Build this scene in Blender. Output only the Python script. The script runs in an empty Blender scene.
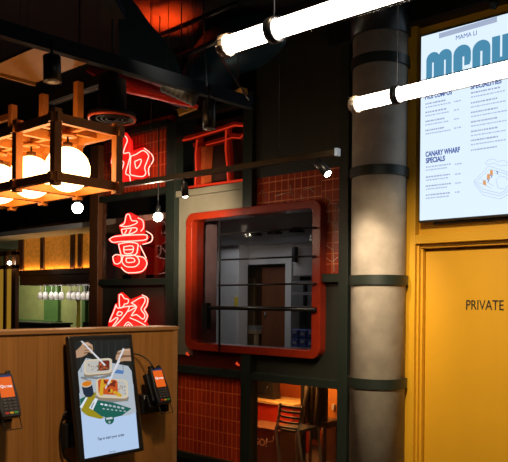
import bpy, bmesh, math, random
from mathutils import Vector, Matrix
random.seed(7)
S = bpy.context.scene
COL = S.collection
PI = math.pi

# ------------------------------------------------------------------ camera
EYE = Vector((0, 0, 1.6)); F = 683.0; PX, PY = 254.0, 302.4
ROLL = 0.0094
R_ = Vector((.753, .658, 0)).normalized(); F_ = Vector((-.658, .753, 0)).normalized(); U_ = Vector((0, 0, 1))
cr, sr = math.cos(ROLL), math.sin(ROLL)
cam_r = R_*cr + U_*sr; cam_u = U_*cr - R_*sr
cd = bpy.data.cameras.new('camera'); cam = bpy.data.objects.new('camera', cd); COL.objects.link(cam)
cd.sensor_width = 36; cd.lens = 36*F/508; cd.shift_y = (PY-231)/508; cd.clip_start = .05; cd.clip_end = 60
M = Matrix((cam_r, cam_u, -F_)).transposed().to_4x4(); M.translation = EYE
cam.matrix_world = M
S.camera = cam

# ------------------------------------------------------------------ view, world, lights
S.view_settings.view_transform = 'Standard'; S.view_settings.look = 'None'
S.view_settings.gamma = 1; S.view_settings.use_curve_mapping = False
S.view_settings.exposure = 0.0
w = bpy.data.worlds.new('world'); S.world = w; w.use_nodes = True
w.node_tree.nodes['Background'].inputs[0].default_value = (.35, .45, .6, 1)
w.node_tree.nodes['Background'].inputs[1].default_value = .012

def ray(px, py):
    dx, dv = (px-PX)/F, (PY-py)/F
    return F_ + cam_r*dx + cam_u*dv
def W(px, py, b=4.5):            # on the plane parallel to the shop wall
    r = ray(px, py); return EYE + r*(b/r.y)
def C(px, py, a=-2.5):           # on the plane parallel to the ordering counter
    r = ray(px, py); return EYE + r*(a/r.x)
def Z(px, py, z):                # on a horizontal plane
    r = ray(px, py); return EYE + r*((z-EYE.z)/r.z)
def D(px, py, d):
    return EYE + ray(px, py)*d
def wz(px, py, b=4.5): return W(px, py, b).z
def wa(px, b=4.5, py=300): return W(px, py, b).x

def light(name, kind, loc, energy, color=(1, 1, 1), size=.1, aim=None, spot=60, blend=.6, sy=None):
    l = bpy.data.lights.new(name, kind); l.energy = energy; l.color = color
    if kind == 'AREA':
        l.size = size
        if sy: l.shape = 'RECTANGLE'; l.size_y = sy
    else: l.shadow_soft_size = size
    if kind == 'SPOT': l.spot_size = math.radians(spot); l.spot_blend = blend
    o = bpy.data.objects.new(name, l); COL.objects.link(o); o.location = loc
    if aim is not None: o.rotation_euler = (Vector(aim)-Vector(loc)).to_track_quat('-Z', 'Y').to_euler()
    return o

# unseen fill spots added on the hall side for door, counter and tiles
light('hall_fill_spot', 'SPOT', (-1.4, 2.0, 3.3), 540, (1, .80, .52), .10, (-2.1, 4.5, 1.0), 54, 1)
light('hall_fill_spot', 'SPOT', (-.9, 1.2, 3.4), 190, (1, .70, .42), .12, (-2.5, 1.6, 1.2), 60, .9)
light('hall_fill_spot', 'SPOT', (-3.0, 2.4, 3.5), 120, (1, .74, .48), .10, (-4.4, 4.5, .6), 30, 1)
# ambient glow of the bar and of the room behind the window
light('back_room_light', 'AREA', (-6.3, 6.6, 2.40), 9, (1, .99, .97), 1.6, (-6.3, 6.6, 0), sy=1.4)
light('bar_light', 'AREA', (-11.6, 6.5, 2.48), 55, (1, .86, .6), 1.6, (-11.7, 7.0, 0), sy=1.0)
light('booth_light', 'AREA', (-4.3, 5.35, 1.0), 26, (1, .45, .13), .7, (-4.3, 5.4, 0), sy=.6)
light('ceiling_red_fill', 'SPOT', D(172, 82, 6.2), 420, (1, .06, .006), .15, Z(165, 20, 4.1), 64, 1)  # unseen red spot added to redden the ceiling around the ducts

# ------------------------------------------------------------------ materials
def mat(name):
    m = bpy.data.materials.new(name); m.use_nodes = True
    return m, m.node_tree, m.node_tree.nodes['Principled BSDF']
def pbr(name, col, rough=.5, metal=0, noise=.12, scale=8, bump=0, coat=0, spec=None):
    m, t, b = mat(name); N = t.nodes; L = t.links
    tc = N.new('ShaderNodeTexCoord'); n = N.new('ShaderNodeTexNoise'); n.inputs['Scale'].default_value = scale
    n.inputs['Detail'].default_value = 5
    L.new(tc.outputs['Object'], n.inputs['Vector'])
    rp = N.new('ShaderNodeValToRGB')
    rp.color_ramp.elements[0].position = .3; rp.color_ramp.elements[1].position = .7
    rp.color_ramp.elements[0].color = (*[c*(1-noise) for c in col], 1)
    rp.color_ramp.elements[1].color = (*[min(1, c*(1+noise)) for c in col], 1)
    L.new(n.outputs['Fac'], rp.inputs[0]); L.new(rp.outputs[0], b.inputs['Base Color'])
    b.inputs['Roughness'].default_value = rough; b.inputs['Metallic'].default_value = metal
    b.inputs['Coat Weight'].default_value = coat
    if spec is not None: b.inputs['Specular IOR Level'].default_value = spec
    if bump:
        bp = N.new('ShaderNodeBump'); bp.inputs['Strength'].default_value = bump; bp.inputs['Distance'].default_value = .005
        L.new(n.outputs['Fac'], bp.inputs['Height']); L.new(bp.outputs[0], b.inputs['Normal'])
    return m
def emi(name, col, s, rough=.4):
    m, t, b = mat(name)
    b.inputs['Base Color'].default_value = (*[c*.3 for c in col], 1); b.inputs['Roughness'].default_value = rough
    b.inputs['Emission Color'].default_value = (*col, 1); b.inputs['Emission Strength'].default_value = s
    return m
def disp(name, col, s=1.0):          # a pixel colour of a lit display
    m, t, b = mat(name)
    b.inputs['Base Color'].default_value = (.01, .01, .01, 1); b.inputs['Roughness'].default_value = .35
    b.inputs['Specular IOR Level'].default_value = .15
    b.inputs['Emission Color'].default_value = (*[lin(c) for c in col], 1); b.inputs['Emission Strength'].default_value = s
    return m
def lin(c):
    c /= 255
    return c/12.92 if c < .04045 else ((c+.055)/1.055)**2.4
def wood(name, c1, c2, rough=.45, sx=130, sz=2.5, axis='Z'):
    m, t, b = mat(name); N = t.nodes; L = t.links
    tc = N.new('ShaderNodeTexCoord'); mp = N.new('ShaderNodeMapping')
    mp.inputs['Scale'].default_value = (sx, sx, sz) if axis == 'Z' else ((sz, sx, sx) if axis == 'X' else (sx, sz, sx))
    L.new(tc.outputs['Object'], mp.inputs[0])
    n = N.new('ShaderNodeTexNoise'); n.inputs['Scale'].default_value = 1; n.inputs['Detail'].default_value = 6; n.inputs['Roughness'].default_value = .65
    L.new(mp.outputs[0], n.inputs['Vector'])
    n2 = N.new('ShaderNodeTexNoise'); n2.inputs['Scale'].default_value = .12; L.new(mp.outputs[0], n2.inputs['Vector'])
    mx = N.new('ShaderNodeMath'); mx.operation = 'ADD'; L.new(n.outputs['Fac'], mx.inputs[0]); L.new(n2.outputs['Fac'], mx.inputs[1])
    rp = N.new('ShaderNodeValToRGB'); rp.color_ramp.elements[0].position = .8; rp.color_ramp.elements[1].position = 1.2 if False else 1.0
    mh = N.new('ShaderNodeMath'); mh.operation = 'MULTIPLY_ADD'; mh.inputs[1].default_value = 1.6; mh.inputs[2].default_value = -1.1
    L.new(mx.outputs[0], mh.inputs[0]); L.new(mh.outputs[0], rp.inputs[0])
    rp.color_ramp.elements[0].position = .1; rp.color_ramp.elements[0].color = (*c1, 1); rp.color_ramp.elements[1].position = .9; rp.color_ramp.elements[1].color = (*c2, 1)
    L.new(rp.outputs[0], b.inputs['Base Color']); b.inputs['Roughness'].default_value = rough
    return m
def tile(name, c1, c2, cm, tw, th, rough=.3):
    m, t, b = mat(name); N = t.nodes; L = t.links
    tc = N.new('ShaderNodeTexCoord'); sp = N.new('ShaderNodeSeparateXYZ'); cb = N.new('ShaderNodeCombineXYZ')
    L.new(tc.outputs['Object'], sp.inputs[0]); L.new(sp.outputs['X'], cb.inputs['X']); L.new(sp.outputs['Z'], cb.inputs['Y'])
    br = N.new('ShaderNodeTexBrick'); br.offset = 0; br.squash = 1
    br.inputs['Scale'].default_value = 1; br.inputs['Brick Width'].default_value = tw; br.inputs['Row Height'].default_value = th
    br.inputs['Mortar Size'].default_value = .005; br.inputs['Mortar Smooth'].default_value = .3
    br.inputs['Color1'].default_value = (*c1, 1); br.inputs['Color2'].default_value = (*c2, 1); br.inputs['Mortar'].default_value = (*cm, 1)
    L.new(cb.outputs[0], br.inputs['Vector']); L.new(br.outputs['Color'], b.inputs['Base Color'])
    b.inputs['Roughness'].default_value = rough
    bp = N.new('ShaderNodeBump'); bp.inputs['Strength'].default_value = .4; bp.inputs['Distance'].default_value = .004; bp.invert = True
    L.new(br.outputs['Fac'], bp.inputs['Height']); L.new(bp.outputs[0], b.inputs['Normal'])
    return m
def glass(name, tint=(1, 1, 1), rough=0.0, mixf=.9):
    m, t, b = mat(name); N = t.nodes; L = t.links
    tr = N.new('ShaderNodeBsdfTransparent'); tr.inputs[0].default_value = (*tint, 1)
    mx = N.new('ShaderNodeMixShader'); mx.inputs[0].default_value = mixf
    gl = N.new('ShaderNodeBsdfGlossy'); gl.inputs['Roughness'].default_value = rough
    L.new(gl.outputs[0], mx.inputs[1]); L.new(tr.outputs[0], mx.inputs[2])
    L.new(mx.outputs[0], N['Material Output'].inputs[0])
    return m

m_black = pbr('black_metal', (.012, .013, .014), .35, .3, .1)
m_blacksoft = pbr('black_plastic', (.014, .014, .015), .4, 0, .1)
m_green = pbr('dark_green_frame', (.012, .018, .013), .45, 0, .12, 12)
m_panel = pbr('dark_olive_panel', (.016, .017, .012), .5, 0, .12, 6)
m_olive = pbr('olive_grey_panel', (.19, .17, .12), .55, 0, .1, 6)
m_ceil = pbr('dark_ceiling_paint', (.016, .012, .012), .9, 0, .3, 3)
m_floor = pbr('dark_concrete_floor', (.08, .07, .06), .5, 0, .2, 4)
m_conc = pbr('concrete', (.36, .31, .25), .85, 0, .16, 9, .25)
m_yel = pbr('yellow_paint', (.64, .33, .014), .45, 0, .04, 3)
m_redfr = pbr('red_lacquer', (.25, .018, .004), .3, 0, .12, 10, coat=.3)
m_redp = pbr('red_paint', (.5, .035, .01), .4, 0, .1, 10)
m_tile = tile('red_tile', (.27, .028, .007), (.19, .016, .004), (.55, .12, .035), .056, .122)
m_tile_lit = tile('lit_lower_red_tile', (.50, .040, .006), (.36, .022, .005), (.75, .14, .03), .056, .122)  # copy of the red tile, brighter with light put into its colour
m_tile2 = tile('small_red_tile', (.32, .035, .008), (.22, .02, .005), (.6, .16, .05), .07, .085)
m_wood = wood('oak_veneer', (.28, .12, .026), (.46, .21, .055))
m_woodcap = wood('oak_edge', (.32, .15, .05), (.42, .21, .075), axis='Y')
m_lampwood = pbr('pale_pine', (.58, .22, .04), .5, 0, .12, 20)
m_dkwood = wood('dark_brown_wood', (.07, .025, .008), (.12, .045, .014), .4, 20)
m_white = pbr('white_paint', (.55, .56, .58), .6, 0, .05)
m_grey = pbr('grey_paint', (.28, .29, .31), .6, 0, .05)
m_duct = pbr('navy_painted_duct', (.018, .055, .09), .4, .3, .15, 5)
m_steel = pbr('brushed_steel', (.35, .35, .35), .3, .9, .1)
m_globe = emi('opal_globe_glass', (1, .52, .20), 9.5)
m_tube = emi('lit_tube_glass', (1, .93, .86), 20)
m_sleeve = None
m_tubecap = pbr('clear_tube_end', (.55, .45, .35), .15, .4, .2, 60)
m_lens = emi('lit_spot_lens', (1, .85, .65), 22)
m_lensdim = pbr('frosted_spot_lens', (.20, .20, .20), .3)
m_neon = emi('neon_glass', (1, .40, .32), 2.2)
m_neonback = emi('lit_red_acrylic', (1, .012, .008), .85)
m_neondim = emi('dim_neon_glass', (1, .05, .015), .4)
m_glass = glass('window_glass', (.62, .62, .64), .02, .996)
m_glass2 = glass('clear_glass', (.85, .8, .75), .03, .94)
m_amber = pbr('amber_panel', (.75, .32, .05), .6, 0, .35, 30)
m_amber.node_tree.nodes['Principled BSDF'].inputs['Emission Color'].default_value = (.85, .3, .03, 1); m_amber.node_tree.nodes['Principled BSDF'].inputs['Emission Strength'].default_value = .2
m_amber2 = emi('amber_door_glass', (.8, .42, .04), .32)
m_green1 = pbr('sage_green_wall', (.22, .26, .10), .7)
m_green2 = pbr('leaf_green_wall', (.05, .13, .03), .7)

# ------------------------------------------------------------------ mesh builder
class MB:
    def __init__(s): s.bm = bmesh.new(); s.mi = 0
    def _f(s, fs):
        for f in fs: f.material_index = s.mi
    def box(s, p0, p1, bev=0):
        x0, x1 = sorted((p0[0], p1[0])); y0, y1 = sorted((p0[1], p1[1])); z0, z1 = sorted((p0[2], p1[2]))
        v = [s.bm.verts.new(c) for c in ((x0,y0,z0),(x1,y0,z0),(x1,y1,z0),(x0,y1,z0),(x0,y0,z1),(x1,y0,z1),(x1,y1,z1),(x0,y1,z1))]
        fs = [s.bm.faces.new([v[i] for i in q]) for q in ((3,2,1,0),(4,5,6,7),(0,1,5,4),(1,2,6,5),(2,3,7,6),(3,0,4,7))]
        s._f(fs)
        if bev:
            es = list({e for f in fs for e in f.edges})
            r = bmesh.ops.bevel(s.bm, geom=es, offset=bev, segments=2, affect='EDGES', profile=.5)
            s._f(r['faces'])
        return s
    def bar(s, p, q, wd, ht, up=(0, 0, 1)):        # rectangular bar p->q
        p, q = Vector(p), Vector(q); d = (q-p).normalized(); up = Vector(up)
        x = d.cross(up).normalized(); y = x.cross(d).normalized()
        v = []
        for c in (p, q):
            for sx, sy in ((-1,-1),(1,-1),(1,1),(-1,1)): v.append(s.bm.verts.new(c + x*sx*wd/2 + y*sy*ht/2))
        s._f([s.bm.faces.new([v[i] for i in q_]) for q_ in ((3,2,1,0),(4,5,6,7),(0,1,5,4),(1,2,6,5),(2,3,7,6),(3,0,4,7))])
        return s
    def tube(s, pts, r, n=10, closed=False, rs=None):
        pts = [Vector(p) for p in pts]; k = len(pts); rings = []
        ref = None
        for i, p in enumerate(pts):
            a = pts[(i-1) % k] if (closed or i > 0) else p
            b = pts[(i+1) % k] if (closed or i < k-1) else p
            d = (b-a).normalized() if (b-a).length > 1e-9 else Vector((0, 0, 1))
            if ref is None: ref = d.orthogonal().normalized()
            x = (ref - d*ref.dot(d)); x = x.normalized() if x.length > 1e-6 else d.orthogonal().normalized()
            ref = x; y = d.cross(x); rr = rs[i] if rs else r
            rings.append([s.bm.verts.new(p + x*math.cos(2*PI*j/n)*rr + y*math.sin(2*PI*j/n)*rr) for j in range(n)])
        m = k if closed else k-1
        for i in range(m):
            A, B = rings[i], rings[(i+1) % k]
            for j in range(n):
                f = s.bm.faces.new((A[j], A[(j+1) % n], B[(j+1) % n], B[j])); f.smooth = True; f.material_index = s.mi
        if not closed:
            s._f([s.bm.faces.new(rings[0][::-1]), s.bm.faces.new(rings[-1])])
        return s
    def lathe(s, prof, c, n=32, axis=(0, 0, 1)):
        c = Vector(c); az = Vector(axis).normalized(); ax = az.orthogonal().normalized(); ay = az.cross(ax); rings = []
        for r, h in prof:
            if r < 1e-6: rings.append([s.bm.verts.new(c + az*h)])
            else: rings.append([s.bm.verts.new(c + az*h + ax*math.cos(2*PI*j/n)*r + ay*math.sin(2*PI*j/n)*r) for j in range(n)])
        for A, B in zip(rings, rings[1:]):
            for j in range(n):
                k = (j+1) % n
                if len(A) == 1 and len(B) == 1: continue
                if len(A) == 1: f = s.bm.faces.new((A[0], B[j], B[k]))
                elif len(B) == 1: f = s.bm.faces.new((A[j], A[k], B[0]))
                else: f = s.bm.faces.new((A[j], A[k], B[k], B[j]))
                f.smooth = True; f.material_index = s.mi
        return s
    def prism(s, pts, off):                       # polygon extruded by off
        pts = [Vector(p) for p in pts]; off = Vector(off)
        a = [s.bm.verts.new(p) for p in pts]; b = [s.bm.verts.new(p+off) for p in pts]; n = len(a)
        fs = [s.bm.faces.new(a), s.bm.faces.new(b[::-1])]
        for i in range(n): fs.append(s.bm.faces.new((a[i], b[i], b[(i+1) % n], a[(i+1) % n])))
        s._f(fs); return s
    def face(s, pts):
        s._f([s.bm.faces.new([s.bm.verts.new(Vector(p)) for p in pts])]); return s
    def build(s, name, m, parent=None, rot=False):
        me = bpy.data.meshes.new(name)
        if parent is not None and not rot: bmesh.ops.translate(s.bm, verts=s.bm.verts, vec=-Vector(parent['_o']) if '_o' in parent else (0, 0, 0))
        org = Vector((0, 0, 0))
        if parent is None:
            vs = [v.co for v in s.bm.verts]
            lo = Vector([min(v[i] for v in vs) for i in range(3)]); hi = Vector([max(v[i] for v in vs) for i in range(3)])
            org = Vector(((lo.x+hi.x)/2, (lo.y+hi.y)/2, lo.z)); bmesh.ops.translate(s.bm, verts=s.bm.verts, vec=-org)
        bmesh.ops.recalc_face_normals(s.bm, faces=s.bm.faces)
        s.bm.to_mesh(me); s.bm.free()
        for x in (m if isinstance(m, (list, tuple)) else [m]): me.materials.append(x)
        o = bpy.data.objects.new(name, me); COL.objects.link(o); o.location = org
        if parent is not None: o.parent = parent
        if parent is not None and '_o' in parent: o['_o'] = parent['_o']
        return o
def box(name, p0, p1, m, parent=None, bev=0): return MB().box(p0, p1, bev).build(name, m, parent)
def tag(o, label, cat, group=None):
    o['label'] = label; o['category'] = cat
    if group: o['group'] = group
    return o
def st(o): o['kind'] = 'structure'; return o
def thing(name, label, cat, loc=(0, 0, 0), rot=(0, 0, 0), group=None, local=False):
    o = bpy.data.objects.new(name, None); COL.objects.link(o); o.location = loc; o.rotation_euler = rot
    o.empty_display_size = .05
    if not local: o['_o'] = tuple(loc)
    return tag(o, label, cat, group)
def copy_tree(o, parent=None):
    c = o.copy(); COL.objects.link(c); c.parent = parent
    for ch in [x for x in bpy.data.objects if x.parent == o]: copy_tree(ch, c)
    return c
def wbox(name, px0, py0, px1, py1, b0, b1, m, parent=None, bev=0, ref=None):
    """box whose front face (plane b0) spans the photo rectangle measured at its left/right ends"""
    x0, x1 = wa(px0, b0), wa(px1, b0); rx = ref if ref is not None else px0
    return box(name, (x0, b0, wz(rx, py0, b0)), (x1, b1, wz(rx, py1, b0)), m, parent, bev)
def abox(name, px0, px1, z0, z1, b0, b1, m, parent=None, bev=0):
    return box(name, (wa(px0, b0), b0, z0), (wa(px1, b0), b1, z1), m, parent, bev)

# text -> mesh in a plane: origin o, unit vectors ex (reading direction) and ez (up)
def text_mesh(name, txt, o, ex, ez, size, m, parent=None, depth=.001, sx=1.0, shear=0, align='LEFT', bold=0, rot=False):
    cu = bpy.data.curves.new(name, 'FONT'); cu.body = txt; cu.size = size; cu.extrude = depth; cu.offset = bold; cu.align_x = align
    to = bpy.data.objects.new(name, cu); COL.objects.link(to)
    dg = bpy.context.evaluated_depsgraph_get(); me = bpy.data.meshes.new_from_object(to.evaluated_get(dg))
    bpy.data.objects.remove(to)
    ex = Vector(ex).normalized(); ez = Vector(ez).normalized(); en = ex.cross(ez)
    o = Vector(o)
    if parent is not None and not rot and '_o' in parent: o = o - Vector(parent['_o'])
    for v in me.vertices: v.co = o + ex*v.co.x*sx + ez*v.co.y + en*v.co.z
    me.materials.clear(); me.materials.append(m); me.name = name
    ob = bpy.data.objects.new(name, me); COL.objects.link(ob)
    if parent is not None: ob.parent = parent
    return ob

WB = 4.5
ZT, ZM, ZB = 2.66, 1.80, .955          # rails of the framed wall (centres)
RH = .068
CEIL = 4.1
# ------------------------------------------------------------------ shell
st(box('floor', (-19, -1.5, -.1), (3.2, 9.6, 0), m_floor))
st(box('ceiling', (-19, -1.5, CEIL), (3.2, 9.6, CEIL+.1), m_ceil))
xL, x3a, x3b, x2a, x2b, x1a, x1b = wa(91), wa(168, py=200), wa(177, py=200), wa(243.5), wa(253), wa(340), wa(349.5)
xC = wa(405); x4 = wa(99.5)
# framed wall cells; every cell panel sits 4 cm behind the frame
def cell(xa, xb, z0, z1, m, b0=WB+.04): return st(box('wall_front', (xa, b0, z0), (xb, b0+.05, z1), m))
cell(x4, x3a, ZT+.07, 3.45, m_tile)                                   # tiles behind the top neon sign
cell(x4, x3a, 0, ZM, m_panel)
cell(x3b, x2a, .16, ZB, m_tile_lit)                                       # lower tiles
cell(x3b, x2a, 0, .14, m_panel)
cell(x2b, x1a, ZT+.03, CEIL, m_panel, WB+.02)
zwin0, zwin1 = wz(318, 359), wz(316, 200)
xw0, xw1 = wa(185, WB-.04), wa(320, WB-.04)
cell(x3b, xw0+.04, zwin0-.06, ZT-.03, m_olive, WB+.03)
cell(xw0+.04, x2a, zwin1-.04, ZT-.03, m_olive, WB+.03)
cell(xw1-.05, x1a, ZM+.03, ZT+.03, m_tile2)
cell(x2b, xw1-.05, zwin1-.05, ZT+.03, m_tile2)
cell(xw1-.05, x1a, ZB, ZM-.02, m_panel)
cell(x2b, xw1-.05, ZB, zwin0+.05, m_panel)
cell(x3a, x3b, 3.5, CEIL, m_panel)
cell(xL, x3b, 3.45, CEIL, m_ceil, WB+.3)
tr = 0
def trim(p0, p1, m=m_green, bev=.004):
    global tr
    tr += 1
    return st(box('trim_%d' % tr, p0, p1, m, bev=bev))
trim((x1a, WB-.03, 0), (x1b, WB+.08, CEIL))                            # posts
trim((x2a, WB-.03, 0), (x2b, WB+.08, zwin0+.03))
trim((x2a, WB-.03, zwin1-.03), (x2b, WB+.08, 3.45))
trim((x3a, WB-.03, 0), (x3b, WB+.08, 3.35))
trim((xL, WB-.03, 0), (x4, WB+.08, 3.3), m_dkwood)
def rail(xa, xb, z, h=RH, m=m_green): return trim((xa, WB-.02, z-h/2), (xb, WB+.07, z+h/2), m)
rail(xw1-.1, x1a, ZM); rail(x3b, x2a, ZB); rail(x2b, x1a, ZB); rail(x4, x3a, ZM)
rail(x4, x3a, ZT+.04, .06); rail(x3b, x2a, ZT-.02, .06, m_olive); rail(x3b, x2a, .13, .06)
rail(x3b, x2a, 3.38, .06); rail(x4, x3a, 3.36, .07)

# ------------------------------------------------------------------ room behind the window
k0 = xw0-.3
st(box('ceiling', (-10.4, WB+.1, 2.44), (x1a+.08, 9.4, 2.5), m_white))
st(box('wall_back', (-10.5, 9.0, 0), (x1a+.08, 9.1, 2.44), m_grey))
st(box('wall_left', (x3b+.02, WB+.1, 0), (x3b+.06, 5.0, 2.44), pbr('pinkish_wall_paint', (.32, .20, .20), .8)))
st(box('wall_right', (x1a, WB+.1, 0), (x1a+.08, 9.0, 2.44), m_white))
# white pier, dark doorway and brown door
pr = abox('wall_back', 206, 238.5, 0, 2.44, 7.4, 7.6, m_white); st(pr)
pr = abox('wall_back', 285, 291, 0, 2.44, 7.6, 7.8, m_white); st(pr)
pr = abox('wall_back', 236, 322, 2.16, 2.44, 7.62, 7.8, m_white); st(pr)
st(abox('wall_back', 236, 290, 0, 2.2, 8.7, 8.8, m_dkwood))
m_brown = wood('brown_door_wood', (.14, .045, .018), (.20, .07, .028), .4, 14)
dr = st(abox('door_2', 262, 285.5, 0, 2.12, 7.8, 7.85, m_brown))
hk = MB().tube([W(265, 312, 7.78), W(265, 318, 7.78)], .012).build('door_handle', m_steel); hk.parent = dr; hk.matrix_parent_inverse = dr.matrix_basis.inverted()
dr2 = tag(abox('folding_screen', 245, 255, 0, 2.0, 8.45, 8.5, pbr('tan_laminate', (.20, .12, .05), .6)), 'tan narrow screen panel in the dark doorway behind the window', 'screen')
# table in the doorway
def small_table():
    p = W(251, 330, 8.0)
    t = thing('side_table', 'pale wooden side table in the doorway seen through the red window', 'table', (p.x, p.y, 0))
    hw, h = .28, p.z
    mw = pbr('pale_table_wood', (.38, .28, .16), .6)
    box('tabletop', (p.x-hw, p.y-.2, h-.05), (p.x+hw, p.y+.2, h), mw, t, .004)
    for sx in (-1, 1):
        for sy in (-1, 1): box('leg', (p.x+sx*(hw-.03)-.025, p.y+sy*.16-.025, 0), (p.x+sx*(hw-.03)+.025, p.y+sy*.16+.025, h-.05), mw, t)
    return p, h
p, h = small_table()
bx_ = thing('storage_box', 'dark crate with white label under the pale side table', 'crate', (p.x, p.y, 0))
box('crate_body', (p.x-.2, p.y-.14, 0), (p.x+.2, p.y+.14, .68), pbr('dark_crate', (.03, .035, .04), .7), bx_, .01)
box('lid', (p.x-.21, p.y-.15, .68), (p.x+.21, p.y+.15, .72), pbr('crate_lid', (.06, .06, .07), .6), bx_, .005)
tb = thing('paper_stack', 'stack of white papers on the pale side table', 'papers', (p.x+.08, p.y, h))
for i in range(4): box('sheet', (p.x-.05+.01*i, p.y-.12, h+i*.018), (p.x+.22-.008*i, p.y+.12, h+.016+i*.018), m_grey, tb)
# notice on pier
nt = thing('notice_card', 'small yellow notice card on the white pier behind the window', 'sign', W(236, 306, 7.39))
wbox('card', 234.3, 297, 237.5, 306, 7.388, 7.399, pbr('yellow_card', (.65, .5, .03), .6), nt)
# shelving on the right of the room
sh = thing('wall_cabinet', 'white wall cabinet high on the right behind the window', 'cabinet', W(303, 284, 7.0))
wbox('cabinet_body', 293, 248, 312, 276, 7.0, 7.35, m_white, sh, .006)
wbox('handle', 291.6, 247, 294.2, 262, 6.93, 6.999, m_black, sh)
shf = thing('storage_shelf', 'grey open shelf with two boards on right behind the window', 'shelf', W(303, 330, 7.2))
for y in (281, 292, 306): wbox('shelf_board', 292, y, 318, y+3, 7.0, 7.5, m_grey, shf)
wbox('upright', 303, 281, 305, 325, 7.5, 7.54, m_black, shf)
wbox('back_panel', 291, 281, 320, 309, 7.54, 7.58, pbr('dim_grey_panel', (.10, .105, .11), .7), shf)
# bundle of blue packets
bl = pbr('blue_packaging', (.05, .09, .32), .45, 0, .6, 25); bl2 = pbr('pale_packet', (.35, .40, .5), .5, 0, .3, 20)
zt = wz(300, 347, 6.9)
ct = tag(wbox('prep_counter', 285.5, 347, 325, 352, 6.75, 7.4, m_grey), 'grey counter slab holding blue packets behind the window', 'counter')
ct2 = MB().box((wa(292, 6.8), 6.8, 0), (wa(318, 6.8), 7.3, wz(285.5, 352, 6.75))).build('counter_base', m_grey, None)
ct2.parent = ct; ct2.location = ct2.location - ct.location
base = wz(285.5, 347, 6.75)
sp = [(0, 0), (1, 0), (2, 0), (0, 1), (1, 1), (2, 1)]
for i, (cx, cz) in enumerate(sp):
    x0 = wa(291.5, 6.85) + cx*.125
    z0 = base + cz*.115
    pk = thing('food_packet', ['blue food packet, leftmost of the lower row', 'blue food packet in the middle of the lower row', 'blue food packet, rightmost of the lower row',
         'blue food packet, leftmost of the upper row', 'blue food packet in the middle of the upper row', 'blue food packet, rightmost of the upper row'][i]+' on the counter behind the window', 'packet', (x0, 6.85, z0), group='blue food packets behind the window')
    box('pack', (x0, 6.85, z0), (x0+.118, 7.05, z0+.108), bl, pk, .012)
    box('pack_label', (x0+.03, 6.844, z0+.035+.02*(i % 2)), (x0+.085, 6.85, z0+.075+.02*(i % 2)), bl2, pk)
# ceiling projector/speaker seen through the window
pd = W(213, 229, 6.6)
sk = thing('ceiling_speaker', 'small dark round speaker under the ceiling behind the window', 'speaker', (pd.x, pd.y, pd.z))
MB().lathe([(0, -.06), (.06, -.06), (.09, -.02), (.09, .05), (.05, .07), (0, .07)], pd, 20).build('speaker_body', m_black, sk)
MB().tube([pd+Vector((0, 0, .06)), Vector((pd.x, pd.y, 2.44))], .012).build('stem', m_black, sk)
for i, px in enumerate((255, 275, 297)):
    q = W(px, 212, 6.1)
    cl = thing('recessed_lamp', ['first', 'second', 'third', 'fourth'][i] + ' dark ceiling fitting from the left behind the red window', 'lamp', (q.x, q.y, 2.42), group='dark ceiling fittings behind the window')
    MB().lathe([(0, 0), (.05, 0), (.09, -.03), (.09, -.05), (0, -.05)], (q.x, q.y, 2.44), 16).build('lamp_body', m_black, cl)
# curtain strip at left edge of the window
cb = MB(); pts = []
x0, x1 = wa(189, 5.3), wa(205, 5.3)
n = 28
for i in range(n+1): pts.append((x0+(x1-x0)*i/n, 5.3+.02*math.sin(i*1.35), 0))
for a, b in zip(pts, pts[1:]):
    cb.face([(a[0], a[1], 1.06), (b[0], b[1], 1.06), (b[0], b[1], 2.43), (a[0], a[1], 2.43)])
cu = tag(cb.build('curtain', pbr('dusty_pink_cloth', (.6, .26, .26), .9)), 'dusty pink hanging curtain inside the left edge of the red window', 'curtain')
so = cu.modifiers.new('s', 'SOLIDIFY'); so.thickness = .004

# ------------------------------------------------------------------ window_1 : red rounded frame
def rrect(x0, x1, z0, z1, r, y, n=8):
    o = []
    for cx, cz, a0 in ((x1-r, z1-r, 0), (x0+r, z1-r, 90), (x0+r, z0+r, 180), (x1-r, z0+r, 270)):
        for i in range(n+1):
            a = math.radians(a0+90*i/n); o.append(Vector((cx+r*math.cos(a), y, cz+r*math.sin(a))))
    return o
win = thing('window_1', 'x', 'window', ((xw0+xw1)/2, WB, zwin0))
del win['label']; del win['category']; win['kind'] = 'structure'
yf = WB-.04; ft = .085
def ring_frame(name, outer, inner, y0, y1, m, parent):
    b = MB(); n = len(outer)
    O0 = [b.bm.verts.new((p.x, y0, p.z)) for p in outer]; I0 = [b.bm.verts.new((p.x, y0, p.z)) for p in inner]
    O1 = [b.bm.verts.new((p.x, y1, p.z)) for p in outer]; I1 = [b.bm.verts.new((p.x, y1, p.z)) for p in inner]
    for i in range(n):
        j = (i+1) % n
        for q in ((O0[i], O0[j], I0[j], I0[i]), (O1[j], O1[i], I1[i], I1[j]), (O0[j], O0[i], O1[i], O1[j]), (I0[i], I0[j], I1[j], I1[i])):
            b.bm.faces.new(q)
    o = b.build(name, m, parent)
    bv = o.modifiers.new('b', 'BEVEL'); bv.width = .006; bv.segments = 2; bv.limit_method = 'ANGLE'; bv.angle_limit = math.radians(50)
    return o
out = rrect(xw0, xw1, zwin0, zwin1, .09, yf); inn = rrect(xw0+ft, xw1-ft, zwin0+ft*.8, zwin1-ft*.8, .035, yf)
ring_frame('window_frame', out, inn, yf, WB+.12, m_redfr, win)
pane = MB().face(rrect(xw0+ft-.01, xw1-ft+.01, zwin0+.06, zwin1-.06, .03, WB+.03)).build('pane', m_glass, win)
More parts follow.
